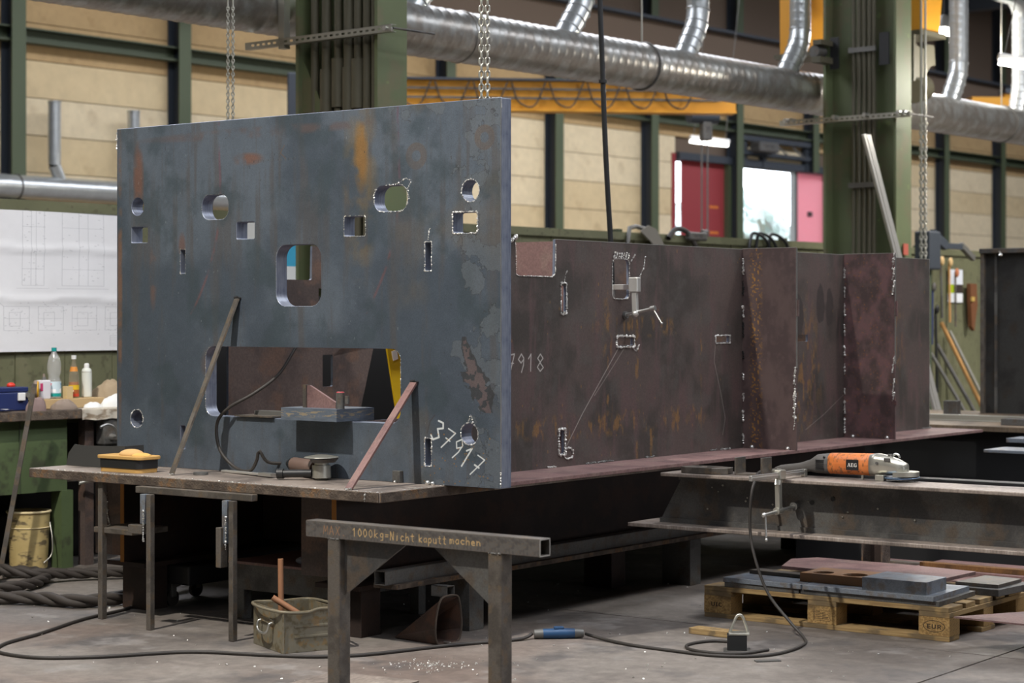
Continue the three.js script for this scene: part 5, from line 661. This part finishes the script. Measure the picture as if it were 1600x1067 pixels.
  one('bearer_timber', 'broad timber bearer under the reddish plates behind the pallet', 'timber', [.4, 2.6, 0, .14, -3.2, -2.66], M.wood); one('wide_sheet', 'lower wide reddish plate lying behind the loaded pallet', 'plate', [.36, 2.7, .14, .16, -3.3, -2.6], M.red); one('short_sheet', 'upper shorter reddish plate lying behind the loaded pallet', 'plate', [.8, 2.7, .16, .185, -3.25, -2.8], M.red); one('rusty_bar', 'long rusty ochre bar on the reddish plates', 'bar', [.85, 2.7, .185, .215, -2.9, -2.84], std(0xc99a5a, { map: sized(texTable, .4), roughness: .7 })); one('flat_bar', 'short grey flat bar on the lower reddish plate', 'bar', [.4, .78, .16, .18, -3.1, -3.04], M.trestle);
  const r = sThing('corner_plate', 'reddish plate corner jutting in beside the pallet', 'plate', [2.1, 0, -1.6]); sPart(r, 'plate', uvBox(extrude(poly([[1.72, 1.38], [2.7, 1.33], [2.9, 2.5], [1.95, 1.78]]), .008).rotateX(-Math.PI / 2).translate(0, .15, 0)), M.red); { const cb = sThing('carrier_block', 'dark block propping the reddish plate corner', 'block', [2.26, 0, -1.68]); sPart(cb, 'block', rx(2.12, 2.4, 0, .15, -1.85, -1.5, .004), M.dark); } sPart(r, 'spatter', new THREE.IcosahedronGeometry(.006, 1).translate(2.02, .163, -1.55), M.silver);
}
// sweepings: bright chips scattered on the floor
{ const R = rng(99), g = new THREE.IcosahedronGeometry(1, 0), n = 340, im = new THREE.InstancedMesh(g, M.bright, n), m = new THREE.Matrix4(), q = new THREE.Quaternion(), e = new THREE.Euler();
  for (let i = 0; i < n; i++) { let x, z; if (i < 150) { const a = R() * 6.28, r = Math.abs(R() + R() - 1) * .28; x = -.36 + Math.cos(a) * r * 1.4; z = -9.2 + Math.sin(a) * r; } else { z = -8.8 - R() * 3.2; x = (-.27 + R() * .5) * -z; } const s = i < 150 ? .0015 + R() * .002 : .002 + R() * R() * .005; e.set(R() * 6, R() * 6, R() * 6); m.compose(V(x, s * .5, z), q.setFromEuler(e), V(s * (1 + R()), s * .6, s * (1 + R()))); im.setMatrixAt(i, m); }
  im.name = 'metal_chips'; im.userData = { kind: 'stuff', label: 'bright metal chips and grinding dust on the floor', category: 'chips' }; im.castShadow = im.receiveShadow = true; scene.add(im); }
// ------------------------------------------------------------------ work bench with bottles below the drawing
const bAt = (x, y, z) => toB(x, y, z);
function bThing(name, label, category, b, group) { const t = thing(name, label, category, toB(...b), BR, group); t._b = b; return t; }
{ const BY = 1.02, t = bThing('work_bench', 'green work bench with a thick worn top', 'bench', [-.6, 0, -.1]);
  sPart(t, 'bench_top', rx(-3.2, 1.6, BY - .06, BY, -.42, .15, .006), M.tableEdge); sPart(t, 'cabinet', bx(-1.4, .02, .5, BY - .06, -.38, .08), M.bench); sPart(t, 'cabinet_leg', bx(-.03, .06, 0, .5, -.02, .09), M.bench); sPart(t, 'cabinet_leg', bx(-1.4, -1.3, 0, .5, -.02, .09), M.bench); sPart(t, 'shelf', bx(-1.4, .0, .3, .33, -.38, -.22), M.sootAndShade); sPart(t, 'back_panel', bx(-3.2, 1.6, 0, .9, -.42, -.4), M.sootAndShade);  // shelf near black: shade of the cabinet opening put into its colour
  for (const x of [-1.05, -.7, -.35]) sPart(t, 'seam', bx(x, x + .008, .5, BY - .06, .08, .086), M.girt); for (const x of [.17, 1.4]) sPart(t, 'leg', bx(x, x + .07, 0, BY - .06, .0, .07), M.brown); sPart(t, 'cross_rail', bx(.04, 1.4, .55, .6, .0, .04), M.dark); sPart(t, 'lever', tube([[.1, .54, .1], [.2, .56, .14], [.3, .54, .14]], .012, 16, 8), M.zinc);
  const v = bThing('vise', 'small bench vice handle showing under the bench edge', 'vice', [.33, .8, .2]); sPart(v, 'screw', cyl([.33, .84, .06], [.33, .82, .24], .022, .022, 14), M.silver); sPart(v, 'handle', tube([[.33, .82, .22], [.27, .9, .24], [.22, .92, .24], [.16, .905, .24]], .009, 20, 8), M.silver); sPart(v, 'jaw', rx(.27, .4, .78, .958, .05, .14, .01), M.dark);
  const ru = bThing('brown_rag', 'crumpled brown rag pile on the bench top', 'rag', [0, BY, -.05], 'rags on the bench'); const blob = (x, z, rx_, rz, h, s) => { const g = new THREE.SphereGeometry(1, 28, 14, 0, 6.283, 0, 1.57), p = g.attributes.position; for (let i = 0; i < p.count; i++) { const q = V().fromBufferAttribute(p, i), k = .75 + .5 * fbm(q.x * .25 + .5, q.z * .25 + .5, 8, 3, s); p.setXYZ(i, x + q.x * rx_ * k, BY + Math.max(0, q.y) * h * k, z + q.z * rz * k); } g.computeVertexNormals(); return g; };
  sPart(ru, 'cloth', blob(.02, .05, .09, .06, .06, 801), M.cloth); const ru2 = bThing('brown_rag', 'tan leather glove heap at the bench end beside the plate', 'rag', [.6, BY, -.2], 'rags on the bench'); sPart(ru2, 'cloth', blob(.6, -.22, .14, .12, .16, 805), std(0xa8957a, { roughness: .95 })); const ru3 = bThing('brown_rag', 'mauve-grey rag lump in front of the blue case', 'rag', [-.22, BY, .06], 'rags on the bench'); sPart(ru3, 'cloth', blob(-.23, .1, .075, .035, .09, 809), std(0x8a7672, { roughness: .95 }));
  const cl = bThing('grimy_cloth', 'stained pale cloth hanging over the bench edge', 'cloth', [.2, BY, .15]); { const ct = dataTex(256, 128, (u, v2) => mix3([200, 192, 176], [140, 124, 104], step(.45, .75, fbm(u, v2, 6, 4, 811)))); const g = new THREE.PlaneGeometry(.36, .16, 24, 10), p = g.attributes.position; for (let i = 0; i < p.count; i++) { const x = p.getX(i), y = p.getY(i); const d = y + .08; const fold = .006 * Math.sin(x * 60) + .004 * Math.sin(x * 23 + 2); if (d > .075) p.setXYZ(i, x + .26, BY + .004, .158 - (d - .075)); else p.setXYZ(i, x + .26, BY - .07 + d + .004 * Math.sin(x * 30), .158 + fold * (1 - d / .08)); } g.computeVertexNormals(); sPart(cl, 'sheet', g, std(0xffffff, { map: ct, roughness: .95 })); }
  const pp = bThing('paper_bundle', 'white crumpled paper sheets spread on the bench', 'paper', [.35, BY, 0]); { const sheet = (x, z, w, d, y, a, s) => { const g = new THREE.PlaneGeometry(w, d, 16, 10).rotateX(-Math.PI / 2).rotateY(a), p = g.attributes.position; for (let i = 0; i < p.count; i++) p.setY(i, y + .035 * fbm(p.getX(i) * 1.2 + .5, p.getZ(i) * 1.2 + .5, 6, 3, s)); g.computeVertexNormals(); return g.translate(x, BY, z); }; sPart(pp, 'crumpled_sheet', blob(.46, .045, .14, .06, .085, 821), M.white); sPart(pp, 'crumpled_sheet', blob(.24, .06, .07, .05, .035, 823), M.white); sPart(pp, 'sheet', sheet(-.6, .1, .36, .08, .002, 0, 825), M.white); }
  const wb = bThing('wood_riser', 'long wooden riser board carrying the bottles', 'board', [.1, BY, -.13]); sPart(wb, 'board', rx(-.12, .42, BY, BY + .062, -.21, -.045, .004), std(0xc3a77a, { roughness: .85 })); const RY = BY + .062;
  const wb2 = solo('wood_block', 'small pale wood block standing between the bottles', 'block', rx(-.025, .025, 0, .08, -.025, .025, .003), std(0xd3b888, { roughness: .85 }), toB(.146, RY, -.08), BR);
  // bottles
  const glass = new THREE.MeshPhysicalMaterial({ color: 0xffffff, transmission: .82, roughness: .12, thickness: 0, ior: 1.5 }), glassB = new THREE.MeshPhysicalMaterial({ color: 0xeee6d4, transmission: .85, roughness: .1, thickness: 0, ior: 1.5 });
  const w = bThing('water_bottle', 'clear plastic water bottle with a teal cap', 'bottle', [.06, RY, -.11]); const T = (g) => g.translate(.06, RY, -.11);
  sPart(w, 'body', T(lathe([[0, .002], [.038, .002], [.044, .012], [.044, .115], [.04, .125], [.036, .14], [.036, .15], [.043, .17], [.046, .2], [.044, .235], [.032, .275], [.016, .3], [.014, .315]], 32)), glass); sPart(w, 'cap', T(cyl([0, .31, 0], [0, .333, 0], .017, .017, 20)), std(0x1c9c98, { roughness: .4 }));
  const lt = paintTex(512, 192, () => [214, 232, 238], (g) => { g.fillStyle = '#1a9c94'; g.fillRect(0, 150, 512, 42); g.fillStyle = '#3aa0d8'; for (const x of [40, 296]) { g.fillRect(x, 20, 60, 34); g.fillRect(x, 64, 44, 14); } g.fillStyle = '#d8324a'; for (const x of [120, 376]) { g.beginPath(); g.moveTo(x, 16); g.lineTo(x + 60, 20); g.lineTo(x + 26, 90); g.fill(); } g.fillStyle = '#ffffff'; g.fillRect(20, 96, 200, 40); g.fillRect(280, 96, 200, 40); }); sPart(w, 'label', T(new THREE.CylinderGeometry(.0448, .0448, .095, 32, 1, true).translate(0, .064, 0)), std(0xffffff, { map: lt, roughness: .5 }));
  const b = bThing('juice_bottle', 'glass bottle part filled with amber drink', 'bottle', [.225, RY, -.12]); const TB = (g) => g.translate(.225, RY, -.12); sPart(b, 'body', TB(lathe([[0, .002], [.03, .002], [.034, .01], [.034, .125], [.031, .16], [.02, .2], [.014, .235], [.0135, .26]], 28)), glassB); sPart(b, 'drink', TB(lathe([[0, .006], [.0315, .006], [.0315, .105], [0, .105]], 28)), std(0xb0661c, { roughness: .2 })); sPart(b, 'cap', TB(cyl([0, .255, 0], [0, .28, 0], .016, .016, 18)), M.white); sPart(b, 'neck_label', TB(new THREE.CylinderGeometry(.021, .027, .03, 24, 1, true).translate(0, .19, 0)), std(0xe0913a, { roughness: .5 }));
  const bl = paintTex(256, 128, (u, v2) => v2 < .4 ? [226, 186, 40] : v2 < .75 ? [170, 96, 48] : [206, 70, 44], (g) => { g.fillStyle = 'rgba(255,240,220,0.8)'; g.fillRect(40, 56, 70, 18); g.fillRect(160, 56, 70, 18); }); sPart(b, 'label', TB(new THREE.CylinderGeometry(.0346, .0346, .075, 28, 1, true).translate(0, .048, 0)), std(0xffffff, { map: bl, roughness: .5 }));
  const c = bThing('spray_can', 'plain white aerosol can with a white cap', 'can', [.36, RY, -.16]); const TC = (g) => g.translate(.36, RY, -.16); sPart(c, 'body', TC(lathe([[0, 0], [.032, 0], [.034, .006], [.034, .165], [.03, .185], [.018, .195]], 28)), std(0xdcdfd6, { roughness: .45 })); sPart(c, 'cap', TC(lathe([[.017, .195], [.017, .215], [.012, .225], [0, .226]], 20)), M.white); sPart(c, 'rim', TC(new THREE.TorusGeometry(.0325, .0025, 6, 28).rotateX(Math.PI / 2).translate(0, .168, 0)), M.zinc);
  const j = bThing('white_canister', 'square white plastic canister with pink print', 'canister', [-.04, RY, -.09]); const TJ = (g) => g.translate(-.045, RY, -.09); sPart(j, 'body', TJ(rbox(.085, .125, .07, .01, 0, .062, 0)), std(0xe2dfe2, { roughness: .5 })); sPart(j, 'neck', TJ(cyl([.01, .125, 0], [.01, .145, 0], .016, .012, 16)), M.grey); sPart(j, 'spout', TJ(cyl([.01, .145, 0], [.01, .165, 0], .008, .006, 12)), M.cloth); sPart(j, 'print', TJ(box(.02, .05, .002, -.034, .08, .036)), std(0xc83a6c, { roughness: .5 }));
  const tr = bThing('tape_roll', 'yellow-edged tape roll standing beside the canister', 'tape', [-.13, BY + .03, -.02]); sPart(tr, 'ring', new THREE.TorusGeometry(.045, .014, 10, 28).rotateY(.9).translate(-.15, BY + .132, -.02), M.cloth); sPart(tr, 'edge', new THREE.TorusGeometry(.05, .006, 8, 28).rotateY(.9).translate(-.14, BY + .13, -.012), std(0xd9a62a, { roughness: .5 })); const cup = bThing('card_cup', 'small tan cardboard box under the tape roll', 'box', [-.11, BY, -.02]); sPart(cup, 'body', rbox(.07, .07, .06, .006, -.16, BY + .035, -.02), std(0xc8b48c, { roughness: .8 }));
  const k = bThing('blue_case', 'open dark blue tool case with a red knob', 'case', [-.36, BY, -.02]); sPart(k, 'body', rbox(.24, .12, .18, .01, -.36, BY + .06, -.06), M.navyBlue); sPart(k, 'lid', rbox(.24, .03, .18, .006, -.36, BY + .136, -.06), M.navyBlue); sPart(k, 'latch', rbox(.05, .05, .02, .005, -.3, BY + .09, .038), M.white); sPart(k, 'clip', cyl([-.255, BY + .1, .03], [-.255, BY + .1, .045], .016, .016, 12), M.zinc); sPart(k, 'knob', new THREE.SphereGeometry(.024, 14, 10).scale(1.2, .8, 1).translate(-.31, BY + .16, -.06), std(0xd83a28, { roughness: .4 }));
  const eg = bThing('white_rag', 'white rags stuffed behind the black tray', 'rag', [.55, .62, .2], 'rags on the bench'); sPart(eg, 'cloth', merge([new THREE.SphereGeometry(.07, 16, 10).scale(1, .9, .8).translate(.5, .846, .16), new THREE.SphereGeometry(.06, 16, 10).translate(.62, .845, .14)]), std(0xcfc8b8, { roughness: .95 })); const st = bThing('shelf_stand', 'dark stand with box holding the white rags', 'stand', [.55, 0, .15]); sPart(st, 'box', rx(.42, .75, .6, .78, .04, .24, .004), M.dark); sPart(st, 'post', rx(.5, .56, 0, .6, .1, .16, .004), M.dark); }
{ // technical drawing on the partition
  const tex = paintTex(1024, 1090, (u, v) => { const a = fbm(u, v, 6, 4, 901); const k = 238 - a * 12; return [k, k, k + 2]; }, (g, w, h) => { const R = rng(19); g.strokeStyle = 'rgba(90,92,100,0.42)'; g.lineWidth = 1.6; const rect = (x, y, a, b) => g.strokeRect(x * w, y * h, a * w, b * h), line = (x, y, a, b) => { g.beginPath(); g.moveTo(x * w, y * h); g.lineTo(a * w, b * h); g.stroke(); };
    for (const [x, a] of [[0, .14], [.32, .12], [.54, .24], [.88, .12]]) { rect(x, .06, a, .5); line(x, .17, x + a, .17); line(x + a * .4, .06, x + a * .4, .56); line(x + a * .62, .06, x + a * .62, .56); line(x, .45, x + a, .45); for (let i = 0; i < 40; i++) { g.fillStyle = 'rgba(80,82,90,0.5)'; g.fillRect((x + R() * a) * w, (.06 + R() * .5) * h, 3 + R() * 10, 2); } line(x - .03, .58, x + a + .03, .58); }
    for (let i = 0; i < 5; i++) { const x = .03 + i * .19; rect(x, .7, .14, .16); rect(x + .03, .74, .06, .09); line(x, .78, x + .14, .78); for (let k = 0; k < 30; k++) g.fillRect((x + R() * .16) * w, (.67 + R() * .22) * h, 3 + R() * 8, 2); } for (const x of [.02, .12]) { line(x, .72, x + .06, .66); line(x + .06, .66, x + .1, .7); line(x + .06, .66, x + .06, .92); line(x, .9, x + .05, .95); } rect(.82, .9, .15, .07); for (let i = 0; i < 4; i++) line(.82, .915 + i * .014, .97, .915 + i * .014); });
  const W = 1.45, H = 1.0, g = new THREE.PlaneGeometry(W, H, 40, 40), p = g.attributes.position; for (let i = 0; i < p.count; i++) { const x = p.getX(i), y = p.getY(i); const f = .012 * Math.max(0, 1 - Math.abs(y - .185 - .006 * Math.sign(Math.sin(x * 9))) / .03) + .012 * Math.max(0, 1 - Math.abs(y + .15 - .008 * Math.sign(Math.sin(x * 8))) / .03) + .004 * Math.sin(x * 3 + y * 5); p.setZ(i, f); } g.computeVertexNormals();
  const t = solo('technical_drawing', 'large white folded technical drawing pinned on the green partition', 'drawing', g.translate(0, H / 2, .012), std(0xffffff, { map: tex, roughness: .8 }), toB(.3, 1.385, -.436), BR); }
{ // more sheets on the partition, glimpsed through the plate holes
  solo('white_sheet', 'plain white notice sheet glimpsed through the small plate holes', 'sheet', new THREE.PlaneGeometry(.62, .42).translate(0, .21, .012), M.white, toB(1.93, 1.94, -.436), BR);
  const cal = paintTex(128, 192, (u, v) => v < .45 ? (fbm(u, v, 5, 3, 911) > .5 ? [60, 170, 210] : [110, 190, 120]) : [230, 232, 232], null); solo('wall_calendar', 'blue and white wall calendar glimpsed through the big plate hole', 'calendar', new THREE.PlaneGeometry(.34, .5).translate(0, .25, .012), std(0xffffff, { map: cal, roughness: .6 }), toB(2.4, 1.72, -.436), BR);
}
// ------------------------------------------------------------------ chains and hanging cable
function linkGeo(len, wid, r) { const pts = [], n = 20, s = (len - wid) / 2, rr = (wid - 2 * r) / 2 + r * .999; for (let i = 0; i < n; i++) { const a = i / n * 6.2832, c = Math.cos(a), q = Math.sin(a); pts.push(V(c * (wid / 2 - r), q * (wid / 2 - r) + Math.sign(q) * s, 0)); } return new THREE.TubeGeometry(new THREE.CatmullRomCurve3(pts, true, 'centripetal'), 28, r, 6, true); }
function chain(label, at, len, cols, link, mat, up, tops) {
  const t = thing('hoist_chain', label, 'chain', at, -.2, 'hanging chains'); const [L, Wd, r] = link, g = linkGeo(L, Wd, r), pitch = L - 2.2 * r; const n = Math.floor(len / pitch);
  for (const x of cols) { for (let i = 0; i < n; i++) { const m = part(t, 'link', g, mat); m.position.set(x, L / 2 + i * pitch, 0); m.rotation.y = i % 2 ? Math.PI / 2 + .2 : .2; } part(t, 'upper_fall', cyl([x, n * pitch, 0], [x, up, 0], r * 1.4, r * 1.4, 8), mat); }
  part(t, 'end_ring', new THREE.TorusGeometry(Math.max(.02, (cols[1] ? Math.abs(cols[1] - cols[0]) / 2 : .02)), r, 8, 20).translate((cols[0] + (cols[1] ?? cols[0])) / 2, 0, 0), mat);
}
chain('bright steel hoist chain hanging down behind the end plate top', toS(-.21, 2.6, -.14), .75, [-.0155, .0155], [.046, .031, .0062], M.zinc, 6.2);
chain('thin chain pair hanging behind the end plate below the duct', toB(1.262, 2.45, .25), 1.3, [-.018, .018], [.034, .026, .0052], M.zinc, 6.3);
chain('chain loop hanging beside the far green column', toB(9.86, 2.05, .86), 1.55, [-.02, .02], [.06, .042, .009], M.zinc, 6.5);
{ const t = sThing('hanging_cable', 'black cable hanging from above into the girder', 'cable', [-1.2, 2.0, -2.7]); sPart(t, 'cable', tube([[-1.2, 1.5, -2.76], [-1.2, 2.1, -2.722], [-1.2, 2.4, -2.69], [-1.2, 2.8, -2.655], [-1.2, 3.2, -2.63], [-1.2, 3.6, -2.605], [-1.2, 8.8, -2.55]], .017, 60, 8), M.black); sPart(t, 'cable_tie', cyl([-1.2, 3.08, -2.636], [-1.2, 3.1, -2.635], .026, .026, 12), M.black); sPart(t, 'plug', cyl([-1.2, FT, -2.79], [-1.2, 1.5, -2.76], .02, .02, 10), M.black); }
// ------------------------------------------------------------------ things along the partition
{ for (const [dx, w, lab] of [[0, .035, 'leftmost of three bright profiles leaning on the far column'], [.05, .03, 'middle of three bright profiles leaning on the far column'], [.09, .035, 'rightmost of three bright profiles leaning on the far column']]) { const t = bThing('metal_profile', lab, 'profile', [9.0, 0, 1.1], 'profiles leaning on the column'); sPart(t, 'profile', bar([9.55 + dx, .03, 1.35], [8.58 + dx, 3.34, .93], w, .03), M.bright); }
  const s = bThing('lifting_strap', 'wide grey lifting strap hung over the partition', 'strap', [6.85, 1.9, -.4], 'straps and leads over the partition'); sPart(s, 'web', sweep([[6.55, 1.9, -.38], [6.62, 2.3, -.38], [6.7, 2.43, -.42], [6.85, 2.45, -.46], [7.0, 2.42, -.42], [7.15, 2.25, -.38], [7.25, 1.85, -.38]], .02, 10).scale(1, 1, 1), M.grey); sPart(s, 'broad_face', extrude(poly([[6.78, 2.4], [6.9, 2.46], [7.02, 2.43], [7.3, 2.1], [7.1, 2.1], [6.95, 2.3]]), .01).translate(0, 0, -.36), std(0x77736a, { roughness: .9 })); 
  const c = bThing('cable_loop', 'dark cable bundle draped over the partition before the gate', 'cable', [7.5, 2.0, -.4], 'straps and leads over the partition'); sPart(c, 'loop', tube([[7.25, 2.35, -.38], [7.4, 2.44, -.4], [7.55, 2.42, -.38], [7.7, 2.25, -.36], [7.9, 2.1, -.36]], .025, 30, 8), M.cable); sPart(c, 'sleeve', rbox(.3, .08, .06, .02, 7.68, 2.38, -.36), M.dark);
  const d = bThing('cable_loop', 'black cable loops hung over the partition beside the gate opening', 'cable', [9.0, 2.0, -.4], 'straps and leads over the partition'); for (const o of [0, .12, .34]) sPart(d, 'loop', tube([[8.5 + o, 2.05, -.36], [8.62 + o, 2.32, -.38], [8.78 + o, 2.45, -.44], [8.92 + o, 2.38, -.38], [9.05 + o, 2.1, -.36]], .016, 30, 8), M.black);
  // tool rack: hand tools and rods
  const tool = (lab, x, y0, y1, lean, mh, mg, r = .014) => { const q = bThing('hand_tool', lab, 'tool', [x, y0, -.36], 'tools hung on the partition'); sPart(q, 'shaft', cyl([x, y0, -.34], [x + lean, y1, -.36], r, r, 10), mh); sPart(q, 'head', new THREE.SphereGeometry(.035, 12, 8).scale(1, 1.5, .7).translate(x + lean, y1, -.34), mg); };
  const wm = std(0xb98a52, { roughness: .7 }); tool('tool with a pale round wooden knob next to the web end', 12.5, 1.6, 2.25, 0, M.dark, std(0xcfae7a, { roughness: .7 })); tool('tool with a tan wooden knob second on the rack', 12.68, 1.55, 2.24, .02, wm, std(0xcfae7a, { roughness: .7 })); tool('blue-handled tool hanging low behind the web end', 12.26, 1.3, 1.95, .05, M.navyBlue, M.dark); tool('tool with a copper-red round head on the rack', 12.82, 1.5, 2.12, .03, M.trestle, std(0xb8704a, { roughness: .6 }), .012); tool('thin black rod tool hanging under the wooden knobs', 12.38, .75, 1.7, 0, M.black, M.black, .016);
  const bag = bThing('brown_holster', 'brown leather holster beside the pinned sheets', 'holster', [13.3, 1.5, -.36]); sPart(bag, 'pouch', uvBox(extrude(poly([[13.2, 2.0], [13.36, 2.0], [13.38, 1.75], [13.3, 1.45], [13.24, 1.5]]), .05)).translate(0, 0, -.4), std(0x6e4426, { roughness: .8 })); sPart(bag, 'buckle', box(.06, .05, .02, 13.24, 1.82, -.34), std(0xc9a85a, { roughness: .5 }));
  const sh = solo('pinned_sheet', 'glossy green and white leaflet pinned on the partition', 'leaflet', new THREE.PlaneGeometry(.36, .38).translate(0, .19, .01), std(0xffffff, { map: paintTex(128, 128, (u, v) => v < .45 ? [226, 230, 238] : v < .72 ? (u < .4 ? [170, 190, 40] : [60, 54, 50]) : [232, 236, 240], null), roughness: .3 }), toB(12.98, 1.78, -.437), BR);
  const rod = (lab, x0, x1, y1, m, r) => { const q = bThing('steel_rod', lab, 'rod', [x0, .7, .0], 'rods leaning on the partition'); sPart(q, 'rod', cyl([x0, .02, .2], [x1, y1, -.38], r, r, 10), m); }; rod('grey rod leaning first from the web end', 12.65, 12.25, 1.25, M.grey, .022); rod('dark rod leaning second from the web end', 12.85, 12.45, 1.3, M.dark, .024); rod('orange-brown wooden pole leaning on the partition', 13.0, 12.55, 1.55, wm, .024); rod('pale steel tube leaning right of the wooden pole', 13.15, 12.75, 1.45, M.zinc, .022);
  const hk = bThing('hook_pole', 'tall steel pole with a bent bright top in front of the partition', 'pole', [12.9, 0, .4]); sPart(hk, 'pole', tube([[12.62, 2.36, .4], [12.72, 2.28, .4], [12.82, 2.15, .4], [12.86, 1.95, .4], [12.88, .03, .4]], .022, 60, 8), M.grey); sPart(hk, 'base', rx(12.76, 13.0, 0, .03, .28, .52, .004), M.dark); sPart(hk, 'hose', tube([[12.86, 1.2, .42], [12.98, 1.05, .44], [13.1, .8, .46], [13.16, .4, .48], [13.2, .02, .48]], .016, 30, 8), M.cable);
  const ar = bThing('extraction_arm', 'dark jointed extraction arm above the partition', 'arm', [10.6, 2.3, .45]); sPart(ar, 'bracket', rx(10.47, 10.72, 2.1, 2.5, .42, .6, .02), M.navy); sPart(ar, 'upper_arm', bar([10.7, 2.48, .5], [10.99, 2.36, .5], .06, .1), M.navy); sPart(ar, 'fore_arm', bar([10.97, 2.36, .5], [11.35, 2.36, .5], .05, .06), M.navy); sPart(ar, 'nozzle_arm', bar([11.33, 2.38, .5], [11.62, 2.24, .5], .05, .06), M.grey); sPart(ar, 'post', rx(10.55, 10.63, 0, 2.12, .46, .54, .004), M.girt);
  const sg = solo('red_sign', 'small red sign on the foot of the far column', 'sign', box(.09, .11, .01), std(0xb86050, { roughness: .5 }), toB(9.56, 2.28, .83), BR); }
// ------------------------------------------------------------------ far welding table, plates and a dark girder at the right
{ const t = sThing('welding_table', 'broad pale welding table behind the girder end', 'table', [1, 0, -7.4]); sPart(t, 'table_top', rx(-2.6, 4.5, .76, .8, -8.5, -6.3, .004), std(0xd8ccb4, { map: sized(texTable, 1.2), roughness: .6 })); for (const [x, z] of [[-2.4, -8.3], [4.3, -8.3], [-2.4, -6.5], [4.3, -6.5]]) sPart(t, 'leg', rx(x - .06, x + .06, 0, .76, z - .06, z + .06, .004), M.dark); sPart(t, 'shade_plinth', rx(-2.5, 4.4, 0, .76, -8.3, -6.45, .004), M.black);  // black base block added in place of the shade under the table
  const b = sThing('long_profile', 'long bright steel profile lying on the welding table', 'profile', [1, .8, -6.9]); sPart(b, 'profile', rx(-2.2, 4.4, .8, .845, -7.0, -6.94, .004), M.zinc); sPart(b, 'lower_flange', rx(-2.2, 4.4, .8, .806, -6.94, -6.88, .001), M.zinc); solo('steel_block', 'small dark steel block standing on the welding table', 'block', rx(-.06, .06, 0, .12, -.04, .04, .003), M.dark, toS(-1.15, .8, -7.7), SR); solo('steel_block', 'flat dark steel block on the front of the welding table', 'block', rx(-.11, .11, 0, .05, -.06, .06, .003), M.dark, toS(-.1, .8, -6.55), SR);
  const f = sThing('flat_stock', 'raised blue-grey flat stock beside the girder end', 'stock', [1.6, .74, -5.6], 'flat stock by the girder end'); sPart(f, 'plate', rx(.25, 4, .74, .77, -5.75, -5.5, .003), M.bluePlate); const f2 = sThing('flat_stock', 'lower blue-grey flat stock in front of the raised one', 'stock', [1.6, .7, -5.2], 'flat stock by the girder end'); sPart(f2, 'plate', rx(.3, 4, .7, .72, -5.35, -5.0, .003), M.bluePlate); const f3 = sThing('stock_bearer', 'dark bearer frame under the flat stock', 'bearer', [1.8, 0, -5.4]); for (const x of [.7, 3]) { sPart(f3, 'post', rx(x - .05, x + .05, 0, .7, -5.75, -5.1, .004), M.dark); sPart(f3, 'spacer', rx(x - .05, x + .05, .7, .74, -5.75, -5.5, .002), M.dark); }
  const d = sThing('dark_assembly', 'tall dark steel box section standing at the right edge', 'section', [-.6, .8, -8.15]); sPart(d, 'face', bx(-1.08, 1.0, .8, 2.16, -8.21, -8.19), std(0x9a9c9e, { map: sized(texDark, .9), roughness: .5, metalness: .2 })); sPart(d, 'side_lip', rx(-1.1, -1.065, .8, 2.19, -8.23, -8.15, .004), M.trestle); sPart(d, 'top_lip', rx(-1.1, 1.0, 2.15, 2.19, -8.23, -8.13, .004), M.dark); for (const x of [-.92, -.66, -.5]) sPart(d, 'weld_tack', bead([[x, 2.17, -8.13], [x + .01, 2.13, -8.14]], .018, 131), M.silver); sPart(d, 'inner_fold', bx(-.98, -.96, .8, 2.15, -8.19, -8.17), M.dark); }
{ const t = sThing('added_shade_rack', 'added low black rack standing in for the shade behind the pallet', 'rack', [1.5, 0, -3.9]); sPart(t, 'side', rx(-.4, 4.2, .02, .62, -3.7, -3.66, .003), M.black); sPart(t, 'rail', rx(-.4, 4.2, .58, .62, -3.78, -3.7, .003), M.black); for (const x of [-.3, 1.8, 4.1]) sPart(t, 'foot', rx(x - .06, x + .06, 0, .62, -4.5, -3.72, .003), M.black); }  // black rack added to give the dark of the shaded floor here
renderer.render(scene, camera);
